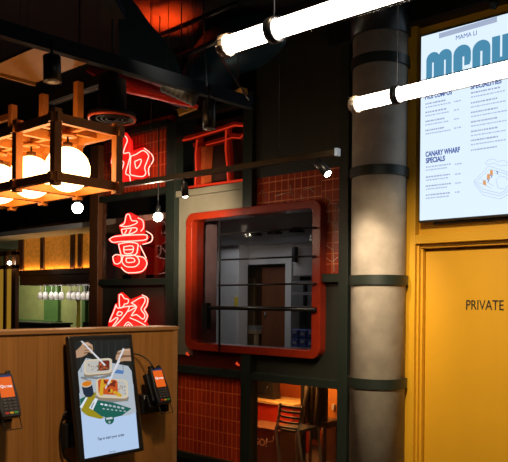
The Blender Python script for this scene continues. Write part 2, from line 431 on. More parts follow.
# guard bars behind the pane
gx0 = wa(219, WB+.35); 
gb = thing('guard_rail', 'black guard rail of four horizontal bars behind the red window pane', 'rail', (gx0, WB+.35, 1.2))
def gpos(px, py, d0=5.9):
    # bars run slightly skewed to the wall: towards a vanishing point at x = -685
    u0 = (265-PX)/F; uv = (-685-PX)/F; u = (px-PX)/F
    d = d0*(uv-u0)/(uv-u)
    return D(px, py, d)
for (xa, ya, xb, yb, r) in ((218, 235, 316, 227.4, .007), (218, 260, 316, 256, .008), (218, 285.4, 316, 283.5, .008), (206, 307.6, 316, 309.5, .018)):
    MB().tube([gpos(xa, ya, 5.75), gpos(xb, yb, 5.75)], r, 10).build('bar', m_black, gb)
MB().tube([gpos(219.5, 222, 5.75), gpos(219.5, 352, 5.75)], .009, 10).build('upright', m_black, gb)
q = gpos(206.5, 316, 5.75)
box('end_bracket', (q.x-.03, q.y-.03, gpos(206.5, 329, 5.75).z), (q.x+.03, q.y+.03, gpos(206.5, 303, 5.75).z), m_black, gb, .005)
# ledge right below the window with a red base
led = st(box('wall_front', (x3b, WB+.05, ZB+.03), (x2a, WB+.3, zwin0+.03), m_redp))
led.data.materials[0] = pbr('deep_red_lining', (.10, .012, .006), .35)
for i, px in enumerate((187.5, 237.5)):
    q = W(px, 354 if i == 0 else 364, WB-.0)
    rc = thing('red_clip', ['small red clip under the left corner of the red window', 'small red clip on the rail near the middle post under the red window'][i], 'clip', q, group='red clips under the window')
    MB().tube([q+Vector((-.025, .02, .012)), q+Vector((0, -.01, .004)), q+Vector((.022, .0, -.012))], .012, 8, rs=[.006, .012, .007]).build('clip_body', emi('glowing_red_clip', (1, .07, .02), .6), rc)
    MB().tube([q+Vector((0, -.01, .0)), q+Vector((0, WB+.06-q.y, .0))], .004, 6).build('pin', m_black, rc)

# white outline graphic on the small tiles right of and above the window
gm = pbr('white_line_paint', (.75, .55, .42), .5); tg = thing('wall_drawing', 'fine white line drawing on the red tiles around the window corner', 'drawing', W(330, 240, WB+.037))
def gl(pts, r=.0022): MB().tube([W(x, y, WB+.037) for x, y in pts], r, 5).build('line', gm, tg)
gl([(326, 213), (328, 205), (332, 203), (337, 204), (339, 210)]); gl([(329, 203), (329, 222)]); gl([(336, 204), (336, 222)]); gl([(327, 222), (338, 221)])
gl([(327, 212), (338, 211)]); gl([(330, 222), (334, 226), (338, 221)]); gl([(326, 258), (332, 262), (338, 257)]); gl([(326, 245), (333, 250)]); gl([(333, 240), (334, 272)])
gl([(326, 196), (331, 203)]); gl([(257, 197), (262, 190), (267, 197)]); gl([(275, 196), (291, 192)]); gl([(290, 185), (293, 196)]); gl([(300, 196), (304, 199)]); gl([(310, 188), (315, 193)]); gl([(303, 190), (314, 187)])

# ------------------------------------------------------------------ booth seen through lower right glass
st(box('wall_booth', (-5.7, 6.25, 0), (x1b+.4, 6.3, 1.03), pbr('orange_wall', (.62, .16, .03), .6)))
st(box('wall_booth', (-5.7, 5.05, 1.03), (x2a-.45, 6.3, 1.06), m_panel))
st(box('wall_booth', (x2a-.45, WB+.1, 1.03), (x1b+.45, 6.3, 1.06), m_panel))
st(box('wall_booth', (-5.75, 5.05, 0), (-5.7, 6.3, 1.03), m_redp))
st(box('wall_booth', (x1b+.10, WB+.1, 0), (x1b+.15, 6.3, 1.03), pbr('amber_wall', (.55, .25, .05), .6)))
gw = thing('window_2', 'x', 'window', ((x2b+x1a)/2, WB, 0)); del gw['label']; del gw['category']; gw['kind'] = 'structure'
box('pane', (x2b, WB+.02, .02), (x1a, WB+.028, ZB-.03), m_glass2, gw)
# red counter with a cream top
rc = thing('booth_counter', 'red counter with cream top seen through lower right glass', 'counter', (wa(265, 5.7), 5.7, 0))
zc = wz(262, 400, 5.6)
box('counter_body', (wa(250, 5.6), 5.6, 0), (wa(293, 5.6), 5.95, zc-.03), m_redp, rc, .01)
box('countertop', (wa(249, 5.57), 5.57, zc-.03), (wa(294, 5.57), 5.98, zc), pbr('cream_top', (.55, .38, .15), .5), rc, .006)
# carton with GO!
cx = thing('cardboard_carton', 'brown carton with pale writing in front of the red counter', 'box', (wa(262, 5.25), 5.25, 0))
mc = pbr('brown_card', (.14, .055, .02), .8)
box('carton_body', (wa(240, 5.15), 5.15, 0), (wa(281, 5.15), 5.5, wz(262, 428, 5.15)), mc, cx, .006)
box('carton_flap', (wa(240, 5.15), 5.14, wz(262, 428, 5.15)-.012), (wa(281.5, 5.15), 5.33, wz(262, 428, 5.15)+.004), mc, cx)
mt_ = pbr('pale_print', (.75, .62, .4), .6)
text_mesh('writing', 'GO!', W(253.5, 444, 5.145), (1, 0, 0), (0, 0, 1), .098, mt_, cx, .001, bold=.002)
MB().tube([W(267, 438, 5.145), W(267.5, 442, 5.145), W(273, 441, 5.145), W(273.5, 436, 5.145)], .004, 5).build('printed_mark', mt_, cx)
# dark bag on the counter
q = W(265, 399, 5.75)
bg = thing('black_bag', 'black bag standing on the cream top of the booth counter', 'bag', (q.x, q.y, zc))
MB().prism([(wa(254, 5.72), 5.7, zc), (wa(276, 5.72), 5.7, zc), (wa(274.5, 5.72), 5.7, zc+.19), (wa(272, 5.72), 5.7, zc+.215), (wa(257, 5.72), 5.7, zc+.215), (wa(255, 5.72), 5.7, zc+.19)], (0, .12, 0)).build('bag_body', m_blacksoft, bg)
MB().tube([(wa(259, 5.72), 5.695, zc+.14), (wa(261, 5.72), 5.69, zc+.07), (wa(267, 5.72), 5.69, zc+.06), (wa(270, 5.72), 5.695, zc+.14)], .006, 6).build('strap', m_black, bg)
# slatted chair
def slat_chair():
    z = lambda y: wz(290, y, 4.95)
    x0, x1 = wa(283, 4.95), wa(305, 4.95); y = 4.95
    t = thing('slatted_chair', 'black slatted chair with grey metal frame behind the lower glass', 'chair', ((x0+x1)/2, y, 0))
    mt = pbr('grey_tube_metal', (.25, .22, .17), .4, .4)
    top = z(405); sw = x1-x0
    for k, yy in enumerate((406, 411, 416, 421, 426)):
        pp = [(x0+sw*i/8, y-.02-.03*math.sin(PI*i/8)-.012*k, z(yy)) for i in range(9)]
        MB().tube(pp, .011, 8).build('slat', m_blacksoft, t)
    for s, xx in ((0, x0), (1, x1)):
        MB().tube([(xx, y-.02, top+.01), (xx-.003, y-.06, z(425)), (xx, y-.09, .45), (xx+(-.01 if s == 0 else .01), y-.02+.03, 0)], .014, 8).build('leg', mt, t)
        MB().tube([(xx, y+.22, .44), (xx+(-.02 if s == 0 else .02), y+.26, 0)], .013, 8).build('leg', mt, t)
    box('seat', (x0, y-.09, .43), (x1, y+.24, .455), m_blacksoft, t, .01)
slat_chair()
# chair with a jacket
def coat_chair():
    y = 5.3; x0, x1 = wa(307, y), wa(325, y); zt = wz(315, 383, y)
    t = thing('upholstered_chair', 'brown upholstered chair with tall back behind lower glass', 'chair', ((x0+x1)/2, y, 0))
    mw = pbr('brown_fabric', (.13, .07, .03), .9)
    bk = MB(); bk.box((x0, y+.03, .46), (x1, y+.08, zt-.02), .02); bk.build('backrest', mw, t)
    box('seat', (x0, y+.08, .40), (x1, y+.29, .47), mw, t, .02)
    for xx in (x0+.02, x1-.02):
        for yy in (y+.05, y+.26): MB().tube([(xx, yy, .42), (xx, yy, 0)], .015, 8).build('leg', m_dkwood, t)
    j = thing('jacket', 'olive grey jacket draped over tall chair behind lower glass', 'jacket', ((x0+x1)/2, y, .35))
    b = MB(); rows = []
    n = 20
    for k in range(9):
        zz = zt+.005-(zt-.30)*k/8; row = []
        inset = .015*abs(k-3) if k > 4 else 0
        for i in range(n+1):
            s = i/n; row.append(b.bm.verts.new((x0-.01+inset+(x1-x0+.02-2*inset)*s, y-.005-.012*math.sin(s*17+k*.5)-.02*math.sin(PI*s), zz-.03*(abs(s-.5)*2)**3)))
        rows.append(row)
    for A, B in zip(rows, rows[1:]):
        for i in range(n): f = b.bm.faces.new((A[i], A[i+1], B[i+1], B[i])); f.smooth = True
    o = b.build('cloth', pbr('olive_grey_cloth', (.10, .085, .05), .95), j)
    so = o.modifiers.new('s', 'SOLIDIFY'); so.thickness = .012
    for s in (-1, 1):
        xm = (x0+x1)/2
        MB().tube([(xm+s*.055, y-.03, zt-.03), (xm+s*.075, y-.045, zt-.2), (xm+s*.045, y-.045, zt-.38)], .03, 10, rs=[.02, .028, .018]).build('sleeve', pbr('olive_sleeve', (.085, .07, .045), .95), j)
coat_chair()
# amber sideboard behind, dark post and thermostat
sb = thing('amber_cabinet', 'amber wooden cabinet at the right behind the lower glass', 'cabinet', (wa(331, 5.7), 5.7, 0))
box('cabinet_body', (wa(322, 5.65), 5.65, wz(330, 420, 5.65)), (wa(342, 5.65), 5.98, wz(330, 384, 5.65)), pbr('amber_wood', (.55, .22, .04), .5), sb, .006)
box('cabinet_base', (wa(325, 5.7), 5.7, 0), (wa(337, 5.7), 5.95, wz(330, 420, 5.65)), m_dkwood, sb)
wbox('knob', 332.6, 404, 335, 410, 5.63, 5.649, m_white, sb)
dp = tag(abox('support_post', 301.5, 305, 0, 1.03, 5.5, 5.54, m_black), 'thin black post behind the slatted chair inside the lower glass', 'post')

# ------------------------------------------------------------------ mid-left cell: dim red interior
st(box('wall_back', (-8.1, 5.9, 0), (-6.6, 5.95, 3.4), pbr('near_black_wall', (.018, .013, .011), .8)))
for i, (pa, pb, ya, yb) in enumerate(((154, 160, 215, 279), (100, 106, 250, 279), (131, 139, 262, 279))):
    tag(box('red_post', (wa(pa, 5.0+.1*i), 5.0+.1*i, ZM+.02), (wa(pb, 5.0+.1*i), 5.1+.1*i, wz(pa, ya, 5.0+.1*i)), pbr('dark_red_timber', (.16, .03, .012), .6)), ['tall dark red post behind the glass right of the middle neon sign', 'short dark red post behind the glass left of the middle neon sign', 'short dark red block behind the foot of the middle neon sign'][i], 'post')
sf = st(MB().prism([(x4, WB+.1, ZM-.05), (x3a, WB+.1, ZM-.05), (x3a, 5.0, ZM-.05), (-6.6, 5.88, ZM-.05), (-8.1, 5.88, ZM-.05)], (0, 0, .07)).build('wall_shelf', m_dkwood))
q0, q1 = W(158, 263, 5.4), W(171, 258, 5.4)
tag(MB().bar(W(157, 258, 5.5), W(170, 257, 5.5), .05, .035).build('light_strip', emi('cool_light_strip', (.35, .55, .7), .25)), 'cool bluish light strip seen behind glass right of the middle sign', 'light')
lso = [o for o in bpy.data.objects if o.name.startswith('light_strip')][0]
for f_ in (.2, .8):
    q_ = W(157, 258, 5.5).lerp(W(170, 257, 5.5), f_); b_ = MB().tube([q_, Vector((q_.x, q_.y, ZM+.02))], .006, 6).build('stand', m_black); b_.parent = lso; b_.location -= lso.location
gg = thing('window_3', 'x', 'window', ((x4+x3a)/2, WB, ZM)); del gg['label']; del gg['category']; gg['kind'] = 'structure'
box('pane', (x4, WB+.03, ZM+.034), (x3a, WB+.036, ZT+.01), m_glass2, gg)

# torii cell
st(box('wall_front', (x3b, WB+.22, ZT-.03), (x2a, WB+.26, 3.35), pbr('dark_brown_lining', (.03, .012, .008), .5)))
to = thing('torii_sign', 'red torii gate shaped neon sign above the left of the window', 'sign', (wa(215), WB+.05, ZT+.1))
TB = WB+.08
m_tor = emi('torii_red_glow', (.75, .03, .008), .045)  # faint glow put into the red of beams and pillars
def tpoly(name, pts, m=m_tor, t=.04): MB().prism([W(x, y, TB) for x, y in pts], (0, t, 0)).build(name, m, to)
tpoly('top_beam', [(177, 139), (188, 135.5), (205, 131), (222, 126), (234, 121.5), (245, 123), (245, 126.5), (234, 126), (222, 130), (205, 135.5), (190, 139.5), (177, 142)])
tpoly('lower_beam', [(193, 143), (205, 142), (222, 137), (232, 133), (241, 134), (245, 131), (245, 136), (240, 139), (232, 138.5), (222, 142), (206, 146.5), (193, 147)])
tpoly('pillar', [(196.5, 133), (201, 132), (200, 150), (201, 165), (201, 187), (194, 188), (195, 165), (194.5, 152)])
tpoly('pillar', [(225.5, 126), (229, 125), (229, 140), (230.5, 155), (231, 183), (227, 184), (226, 158), (224.5, 145)])
m_tor2 = pbr('orange_red_side', (.42, .07, .015), .5)
tpoly('pillar_side', [(201.3, 143), (206, 142), (205, 158), (203.5, 186), (201.2, 187)], m_tor2, .1)
def ttube(pts, r=.008): MB().tube([W(x, y, TB-.012) for x, y in pts], r, 8).build('neon_tube', m_neondim, to)
ttube([(177, 141.5), (190, 139), (205, 134.5), (222, 129.5), (234, 125.5), (245, 126)]); ttube([(197, 140), (195.5, 155), (196, 170), (195, 186)]); ttube([(226, 130), (225.5, 150), (227, 165), (228, 182)])
ttube([(188, 187.5), (205, 185), (225, 182.5), (243, 180)], .012)
ttube([(206, 145), (222, 141), (232, 137.5), (240, 138), (244, 134)], .005)

# ------------------------------------------------------------------ column
cc = W(378, 300, 4.40); cR = .2005
cc = Vector((cc.x, cc.y, 0))
col = thing('column', 'round bare concrete column with black steel bands beside the yellow door', 'column', cc)
MB().lathe([(0, 0), (cR, 0), (cR, CEIL), (0, CEIL)], cc, 64).build('shaft', m_conc, col)
for z in (.165, ZB+.07, ZM-.03, 2.555, 3.355):
    b = MB(); b.lathe([(cR-.002, -.035), (cR+.016, -.035), (cR+.016, .035), (cR-.002, .035), (cR-.002, -.035)], cc+Vector((0, 0, z)), 64)
    o = b.build('band', m_green, col)
    for f in o.data.polygons: f.use_smooth = False
b = MB(); b.lathe([(cR-.002, 0), (cR+.02, 0), (cR+.02, CEIL-3.55), (cR-.002, CEIL-3.55), (cR-.002, 0)], cc+Vector((0, 0, 3.55)), 64); b.build('collar', m_black, col)

# ------------------------------------------------------------------ yellow wall, door
XR = 2.2
zt0, zt1 = 2.035, 2.10
xj0, xj1, xd = wa(405.5), wa(414.5), wa(425.5, WB+.10)
zsof = wz(410, 24.4, WB-.05)
st(box('wall_front', (xC-.15, WB+.14, 0), (XR, WB+.2, CEIL), m_yel))
st(box('wall_front', (wa(416.5, WB+.05), WB+.065, zt1), (XR, WB+.14, CEIL), m_yel))
trim((xC, WB, 0), (xj1, WB+.14, CEIL), m_yel, .003)
trim((xj1, WB, zt0), (XR, WB+.14, zt1), m_yel, .003)
trim((xj1, WB+.05, zt0-.03), (XR, WB+.14, zt0), m_yel, .003)
trim((xj1, WB+.03, 0), (wa(418.5, WB+.03), WB+.14, zt0), m_yel, .003)
trim((xj1, WB+.06, 0), (wa(422.5, WB+.06), WB+.14, zt0), m_yel, .003)
door = thing('door_1', 'x', 'door', (xd, WB+.1, 0)); del door['label']; del door['category']; door['kind'] = 'structure'
dl = box('door_leaf', (xd, WB+.1, .01), (XR-.1, WB+.14, 1.985), m_yel, door, .003)
m_txt = pbr('black_lettering', (.012, .011, .01), .5)
tx = W(465.5, 309.5, WB+.097)
text_mesh('lettering', 'PRIVATE', tx, (1, 0, 0), (0, 0, 1), .098, m_txt, dl, .002, sx=.74, bold=0)
st(box('trim_bulkhead', (xC-.65, WB-.08, zsof), (XR, WB+.2, CEIL), m_black))
hk = W(490, 6, WB-.1)
dt = thing('ceiling_hook', 'small black fixing under the bulkhead above the menu screen', 'hook', (hk.x, WB-.06, zsof-.05))
MB().lathe([(0, -.055), (.02, -.05), (.028, -.02), (.04, 0), (0, 0)], (hk.x, WB-.04, zsof), 14).build('hook_body', m_black, dt)

# ------------------------------------------------------------------ menu screen
mb = WB-.03
mx0 = wa(420.5, mb, 130); mx1 = mx0+.80
mz0, mz1 = wz(421.5, 220.5, mb), wz(419, 37.5, mb)
mn = thing('menu_screen', 'large lit portrait menu display above the yellow door', 'display', ((mx0+mx1)/2, mb, mz0))
box('housing', (mx0-.012, mb+.004, mz0-.014), (mx1+.012, mb+.055, mz1+.014), m_blacksoft, mn, .004)
box('bracket', (mx0+.08, mb+.055, mz0-.03), (mx1-.08, mb+.07, mz1-.1), m_black, mn)
m_scr = disp('menu_white', (222, 240, 255), 1.05); m_teal = disp('menu_teal', (75, 140, 175), 1.0); m_lav = disp('menu_grey_bar', (165, 178, 205)); m_ink = disp('menu_ink', (70, 95, 165)); m_ink2 = disp('menu_pale_ink', (172, 188, 222)); m_org = disp('menu_orange', (225, 160, 100)); m_hotw = disp('menu_pale_line', (160, 170, 205))
scr = MB().face([(mx0, mb, mz0), (mx1, mb, mz0), (mx1, mb, mz1), (mx0, mb, mz1)]).build('screen', m_scr, mn)
mh = mz1-mz0
def ML(px, py): return W(px, py, mb-.002)
g = MB(); g.face([ML(439, 33.5), ML(497, 16.5), ML(497, 22), ML(439, 38.5)]); g.build('title_bar', m_lav, scr)
def mt(txt, px, py, size, m, sx=1, bold=0): return text_mesh('lettering', txt, W(px, py, mb-.002), (1, 0, 0), (0, 0, 1), size, m, scr, .0004, sx=sx, bold=bold)
mt('MAMA LI', 455.5, 40.3, .045, m_ink, .88, 0)
# "menu" in heavy rounded letters
def arch(x0, w_, z0, h, slit, inv=False):
    pts = [(x0, 0)]; r = w_/2
    pts = [(0, 0), (0, h-r*1.0)]
    for i in range(1, 13):
        a = PI-PI*i/12; pts.append((r+r*math.cos(a), h-r+r*math.sin(a)))
    pts += [(w_, 0), (r+slit/2, 0), (r+slit/2, h*.66), (r-slit/2, h*.66), (r-slit/2, 0)]
    if inv: pts = [(w_-x, h-z) for x, z in pts]
    return [(mx+x0+x, mb-.002, z0+z) for x, z in pts]
mx = 0
lz0 = wz(428, 84, mb); lh = wz(428, 53.5, mb)-lz0
g = MB()
def lx(px): return wa(px, mb, 60)
a0, a1, a2, a3, a4, a5, a6, a7 = lx(426.5), lx(452), lx(453.5), lx(471), lx(472.5), lx(490.5), lx(492), lx(510.5)
hw = (a1-a0)/2
g.face(arch(a0, hw*1.06, lz0, lh, .012)); 
g2 = MB(); g2.face([(x, y-.0004, z) for x, y, z in arch(a1-hw*1.06, hw*1.06, lz0, lh, .012)])
g2.build('lettering', m_teal, scr)
# e
we = a3-a2; r = we/2; pts = [(a2+we, mb-.002, lz0+lh*.45)]
for i in range(0, 13):
    a = PI*i/12; pts.append((a2+r+r*math.cos(a), mb-.002, lz0+lh-r+r*math.sin(a)))
for i in range(0, 13):
    a = PI+PI/2*i/12; pts.append((a2+r+r*math.cos(a), mb-.002, lz0+r+r*math.sin(a)))
pts += [(a2+we, mb-.002, lz0), (a2+we, mb-.002, lz0+lh*.20), (a2+r*1.05, mb-.002, lz0+lh*.20), (a2+r*1.05, mb-.002, lz0+lh*.62), (a2+r*1.25, mb-.002, lz0+lh*.62), (a2+r*1.25, mb-.002, lz0+lh*.33), (a2+we*.93, mb-.002, lz0+lh*.33)]
g.face(pts)
g.face(arch(a4, a5-a4, lz0, lh, .014)); g.face(arch(a6, a7-a6, lz0, lh, .014, True))
g.build('lettering', m_teal, scr)
mt('RICE COMBOS', 424.8, 99.6, .044, m_ink, .72, .0016)
mt('SPECIALITIES', 470.5, 89.3, .044, m_ink, .86, .0016)
mt('CANARY WHARF', 425.5, 156.8, .050, m_ink, .66, .002); mt('SPECIALS', 425.8, 163.2, .050, m_ink, .72, .002)
# rows of small print (too fine to read in the photo): broken strokes
rr = random.Random(3); gp = m_ink2; gd = m_hotw
def printrow(px, py, wpx, mbld, h=.009):
    x = wa(px, mb, py); z = wz(px, py, mb); xe = x + wpx*(mx1-mx0)/112
    g_ = MB()
    while x < xe:
        l = rr.uniform(.006, .02); g_.face([(x, mb-.002, z), (x+l, mb-.002, z), (x+l, mb-.002, z+h), (x, mb-.002, z+h)]); x += l+rr.uniform(.003, .006)
    g_.build('text_line', mbld, scr)
for y in (105, 113.5, 122.5, 131.5): printrow(425.5, y, 20, gd, .011); printrow(425.5, y+3.3, 25, gp); printrow(454, y-2.5, 5, gp)
for y in (94, 104, 113.5, 123, 132.5, 141.5): printrow(471, y, 26, gd, .011); printrow(471, y+4, 33, gp)
for y in (168, 178, 187, 196): printrow(426, y, 26, gd if y > 170 else gp, .010); printrow(426, y+3, 22, gp); printrow(455, y-3, 5, gp)
printrow(471, 151, 24, gd)
# line drawing of a bento tray
def il(pts, r=.0016, close=False): MB().tube([W(x, y, mb-.003) for x, y in pts], r, 4, closed=close).build('drawn_line', m_ink2, scr)
il([(474, 181), (489, 166), (507, 172), (520, 184), (500, 196), (483, 192)], close=True)
il([(476, 182), (489.5, 169), (506, 174), (517, 184), (500, 193.5), (484, 189.5)], close=True)
il([(474, 181), (474.5, 184), (483, 195), (500, 199), (520, 188), (520, 184)])
il([(485, 164), (488, 160), (494, 159), (498, 162), (504, 160), (508, 163), (514, 161)]); il([(486, 165), (494, 163), (500, 166), (508, 165)])
il([(496, 180), (500, 176), (506, 177), (510, 183), (505, 189), (498, 188)], close=True)
il([(478, 182), (491, 188)]); il([(481, 179), (494, 186)]); il([(494, 173), (500, 175)])
go = MB()
for (x, y) in ((484, 182), (488, 176), (491, 172)):
    go.face([W(x-1.2, y+2.5, mb-.0035), W(x+2.2, y+3.5, mb-.0035), W(x+1.6, y-2, mb-.0035), W(x-.8, y-2, mb-.0035)])
go.build('food_drawing', m_org, scr)
gi = MB()
for (x, y) in ((487, 179), (490, 175), (496, 171)): gi.tube([W(x, y, mb-.004), W(x+2, y+1, mb-.004), W(x+1, y+3, mb-.004)], .003, 5)
gi.build('food_drawing', m_ink, scr)

# ------------------------------------------------------------------ counter
CA = -2.5
be = C(177.5, 330).y; ctop = C(100, 328.3).z
cnt = thing('ordering_counter', 'tall oak veneer ordering counter holding the touch screen', 'counter', (CA-.07, 1.2, 0))
box('front_panel', (CA-.14, -.6, 0), (CA, be-.03, ctop-.018), m_wood, cnt)
box('end_post', (CA-.145, be-.03, 0), (CA+.004, be, ctop-.016), m_woodcap, cnt, .003)
box('cap_rail', (CA-.15, -.6, ctop-.018), (CA+.008, be+.002, ctop), m_woodcap, cnt, .003)

# ------------------------------------------------------------------ kiosk (local frame: x right, -y outwards, z up; origin top-left back)
TL = C(68, 336, CA+.05); tilt = math.asin(.095/.52)
ks = thing('kiosk_screen', 'black tilted touch screen kiosk showing rice boxes on the oak counter', 'kiosk', TL, (-tilt, 0, PI/2), local=True)
KW, KH = .338, .524
b = MB().box((0, 0, -KH), (KW, .028, 0), .008); b.build('bezel', m_blacksoft, ks)
box('back_housing', (.01, .028, -KH+.06), (KW-.04, .045, -.12), m_blacksoft, ks, .006)
MB().box((.10, .044, -.38), (.24, .083, -.22), .004).build('wall_mount', m_black, ks)
bpy.context.view_layer.update()
KM = ks.matrix_world.copy(); KI = KM.inverted()
kn = (KM.to_3x3() @ Vector((0, -1, 0))).normalized(); ko = KM.translation
def K(px, py, off=.001):
    r = ray(px, py); t = ((ko+kn*off-EYE).dot(kn))/r.dot(kn)
    return KI @ (EYE + r*t)
def kp(name, pts, m, off): return MB().face([K(x, y, off) for x, y in pts]).build(name, m, ks)
def kell(name, cx, cy, rx, ry, m, off, ang=0, n=20):
    return kp(name, [(cx+rx*math.cos(t)*math.cos(ang)-ry*math.sin(t)*math.sin(ang), cy+rx*math.cos(t)*math.sin(ang)+ry*math.sin(t)*math.cos(ang)) for t in [2*PI*i/n for i in range(n)]], m, off)
kc = {k: disp('kiosk_'+k, v) for k, v in dict(sky=(176, 200, 232), dark=(28, 32, 32), plank=(44, 52, 48), cloth=(170, 180, 190), skin=(176, 140, 112), skin2=(120, 88, 66), rim=(205, 192, 168), tray=(140, 125, 105), rice=(188, 184, 175), shade=(120, 125, 128), skin3=(200, 165, 138), meat=(110, 40, 24), curry=(190, 80, 30), ylw=(205, 160, 40), soup=(205, 120, 30), cup=(30, 42, 60), olive=(150, 135, 25), green=(22, 92, 80), white=(215, 222, 232), stick=(210, 210, 215), text=(60, 70, 90), blue=(80, 120, 180)).items()}
ksc = kp('screen', [(75, 341), (129.3, 339), (139, 448), (84.8, 458.8)], kc['sky'], .0006)
def ka(pts, c, off): kp('picture', pts, kc[c], off)
ka([(75, 341), (129.3, 339), (133.3, 384), (79.3, 393)], 'dark', .0009)
for i in range(7):
    x = 80+i*7; ka([(x, 341), (x+.6, 341), (x+1.5, 372), (x+.9, 372)], 'plank', .0011)
ka([(78, 372), (86, 358), (128, 366), (131.5, 371), (136.2, 412), (130, 415), (105, 418), (84, 415), (81.5, 410)], 'cloth', .0011)
# curved lower edge of the photo: olive and green leaflets
ka([(80.5, 405), (85, 396), (96, 392), (95, 410), (104, 418), (100, 419), (88, 416), (81.5, 411)], 'olive', .0013)
ka([(80, 399), (86, 396), (84.5, 401), (80.6, 406.5)], 'green', .0015)
ka([(89, 407), (94, 400), (99, 398), (131.5, 408.5), (122, 415.5), (110, 418.5), (101, 416)], 'green', .0016)
ka([(89, 408), (95, 398), (98, 399), (93, 410)], 'white', .0019)
ka([(79.8, 407), (86, 397), (87.5, 398), (81.8, 408.5)], 'white', .0018)
# trays
kr2 = random.Random(11)
for i in range(14): kell('picture', kr2.uniform(84, 128), kr2.uniform(372, 402), kr2.uniform(1.5, 4), kr2.uniform(.8, 1.8), kc['sky' if i % 2 else 'shade'], .00125+.00001*i, kr2.uniform(-.5, .3), 12)
ka([(84, 375), (99, 377), (111, 374), (112, 376), (99, 379.5), (84, 378)], 'shade', .00138)
ka([(95, 396), (112, 399.5), (129, 397), (128, 401), (112, 402.5), (97, 400)], 'shade', .0017)
def rr_poly(cx, cy, w_, h_, sk, slope, n=6, r=.35):
    o = []
    for sx, sy, a0 in ((1, 1, 0), (-1, 1, 90), (-1, -1, 180), (1, -1, 270)):
        for i in range(n+1):
            a = math.radians(a0+90*i/n); x = sx*w_*(1-r)+w_*r*math.cos(a); y = sy*h_*(1-r)+h_*r*math.sin(a)
            o.append((cx+x+sk*y, cy+y+slope*x))
    return o
kp('picture', rr_poly(98, 368, 14, 7.8, 0, -.08), kc['tray'], .0014); kp('picture', rr_poly(98, 366.5, 14, 7.6, 0, -.08), kc['rim'], .0016); kp('picture', rr_poly(98, 366.5, 12.3, 6.2, 0, -.08), kc['rice'], .0018)
kp('picture', rr_poly(104, 365.5, 5.5, 5, 0, -.08), kc['meat'], .002)
for i in range(26): kell('picture', kr2.uniform(88, 98), kr2.uniform(362.5, 371.5), kr2.uniform(.5, 1.1), kr2.uniform(.3, .6), kc['cloth' if i % 3 else 'tray'], .00205, kr2.uniform(0, 3), 8)
for i in range(9): kell('picture', 99+kr2.uniform(-1.5, 1.5), kr2.uniform(361, 371), 1.0, .7, kc['skin2'], .00215, kr2.uniform(0, 3), 8)
kp('picture', rr_poly(112, 391, 16, 9.5, .05, .04), kc['tray'], .0021); kp('picture', rr_poly(112, 388.5, 16, 9.6, .05, .04), kc['rim'], .0023); kp('picture', rr_poly(112, 388, 14.2, 8, .05, .04), kc['rice'], .0025)
kp('picture', rr_poly(108, 387, 9.8, 7.6, .05, .04), kc['curry'], .0027)
for i in range(30): kell('picture', kr2.uniform(118.5, 125.5), kr2.uniform(382, 394), kr2.uniform(.5, 1.2), kr2.uniform(.3, .7), kc['cloth' if i % 3 else 'tray'], .00275, kr2.uniform(0, 3), 8)
ka([(99, 395), (101, 380), (104, 378), (103, 396)], 'ylw', .003)
ka([(116, 396), (117, 391), (122, 395), (121, 397)], 'ylw', .003)
kr = random.Random(5)
for i in range(12): kell('picture', kr.uniform(104, 115), kr.uniform(382, 394), kr.uniform(1.2, 2.4), kr.uniform(1, 1.8), kc['meat' if i % 3 else 'ylw'], .0032+.0001*i, kr.uniform(0, 3))
for i in range(8): kell('picture', kr.uniform(100, 108), kr.uniform(362, 369), kr.uniform(.9, 1.8), kr.uniform(.7, 1.2), kc['skin2' if i % 2 else 'curry'], .0024+.0001*i)
# soup cup
ka([(81.5, 385), (92, 384), (94, 394), (91, 397), (86, 397), (83.5, 394)], 'cup', .0022); kell('picture', 86.8, 384, 5.6, 3.3, kc['rim'], .0024, -.2); kell('picture', 86.8, 383.7, 4.9, 2.7, kc['soup'], .0026, -.2)
# hands with chopsticks
ka([(75.8, 351), (80, 347), (84, 342.5), (88, 342), (92.5, 345), (93, 350), (92, 354), (89, 352), (86, 355), (82, 357), (76.5, 358)], 'skin', .0034)
ka([(84, 346), (90, 346), (91, 347), (85, 347.5)], 'skin2', .0036); ka([(84, 350), (90, 349.5), (90, 350.3), (85, 351)], 'skin2', .0036)
ka([(82, 343.5), (87, 342.8), (91, 345), (90, 345.6), (86, 344.2), (82, 345)], 'skin3', .0036); ka([(84, 352.5), (89, 351.7), (88, 353), (84, 354)], 'skin2', .0036); ka([(87, 347.6), (92, 347.4), (92.4, 348.4), (87.5, 348.6)], 'skin2', .0036)
ka([(118.5, 357), (123, 355), (130.8, 355), (131, 357), (124, 357.4), (119, 359)], 'skin2', .0036); ka([(119, 350.8), (124, 349.6), (130, 349.2), (130.2, 350.6), (124, 350.8)], 'skin3', .0036)
ka([(80.5, 341), (82.3, 340.8), (106, 365), (104.5, 366)], 'stick', .0038)
ka([(116, 356), (118, 351), (124, 349), (130, 348.5), (131.3, 361), (124, 361), (119, 362), (115.5, 359)], 'skin', .0034)
ka([(117, 353), (122, 352), (122, 353), (117, 354.5)], 'skin2', .0036)
ka([(123, 348), (124.5, 349), (108, 387), (106.5, 386)], 'stick', .004); ka([(119, 360), (120.3, 361), (106, 389), (105, 388)], 'stick', .0042)
ka([(112, 373), (118, 369.5), (124, 371), (123, 374)], 'blue', .0019)
kell('badge', 109.5, 419.5, 4.6, 4.9, kc['green'], .0022)
kex = (KI.to_3x3() @ (K and (KM.to_3x3() @ Vector((1, 0, 0))))).normalized()
def kt(txt, px, py, size, c='text', sx=1, bold=0, al='CENTER', tiltx=0):
    return text_mesh('lettering', txt, K(px, py, .0026), Vector((1, 0, tiltx)), (0, 0, 1), size, kc[c], ks, .0002, sx=sx, bold=bold, align=al, rot=True)
kt('MAMA', 109.6, 419.3, .0125, 'white', .9, .0004); kt('LI', 109.6, 423, .0125, 'white', .9, .0004)
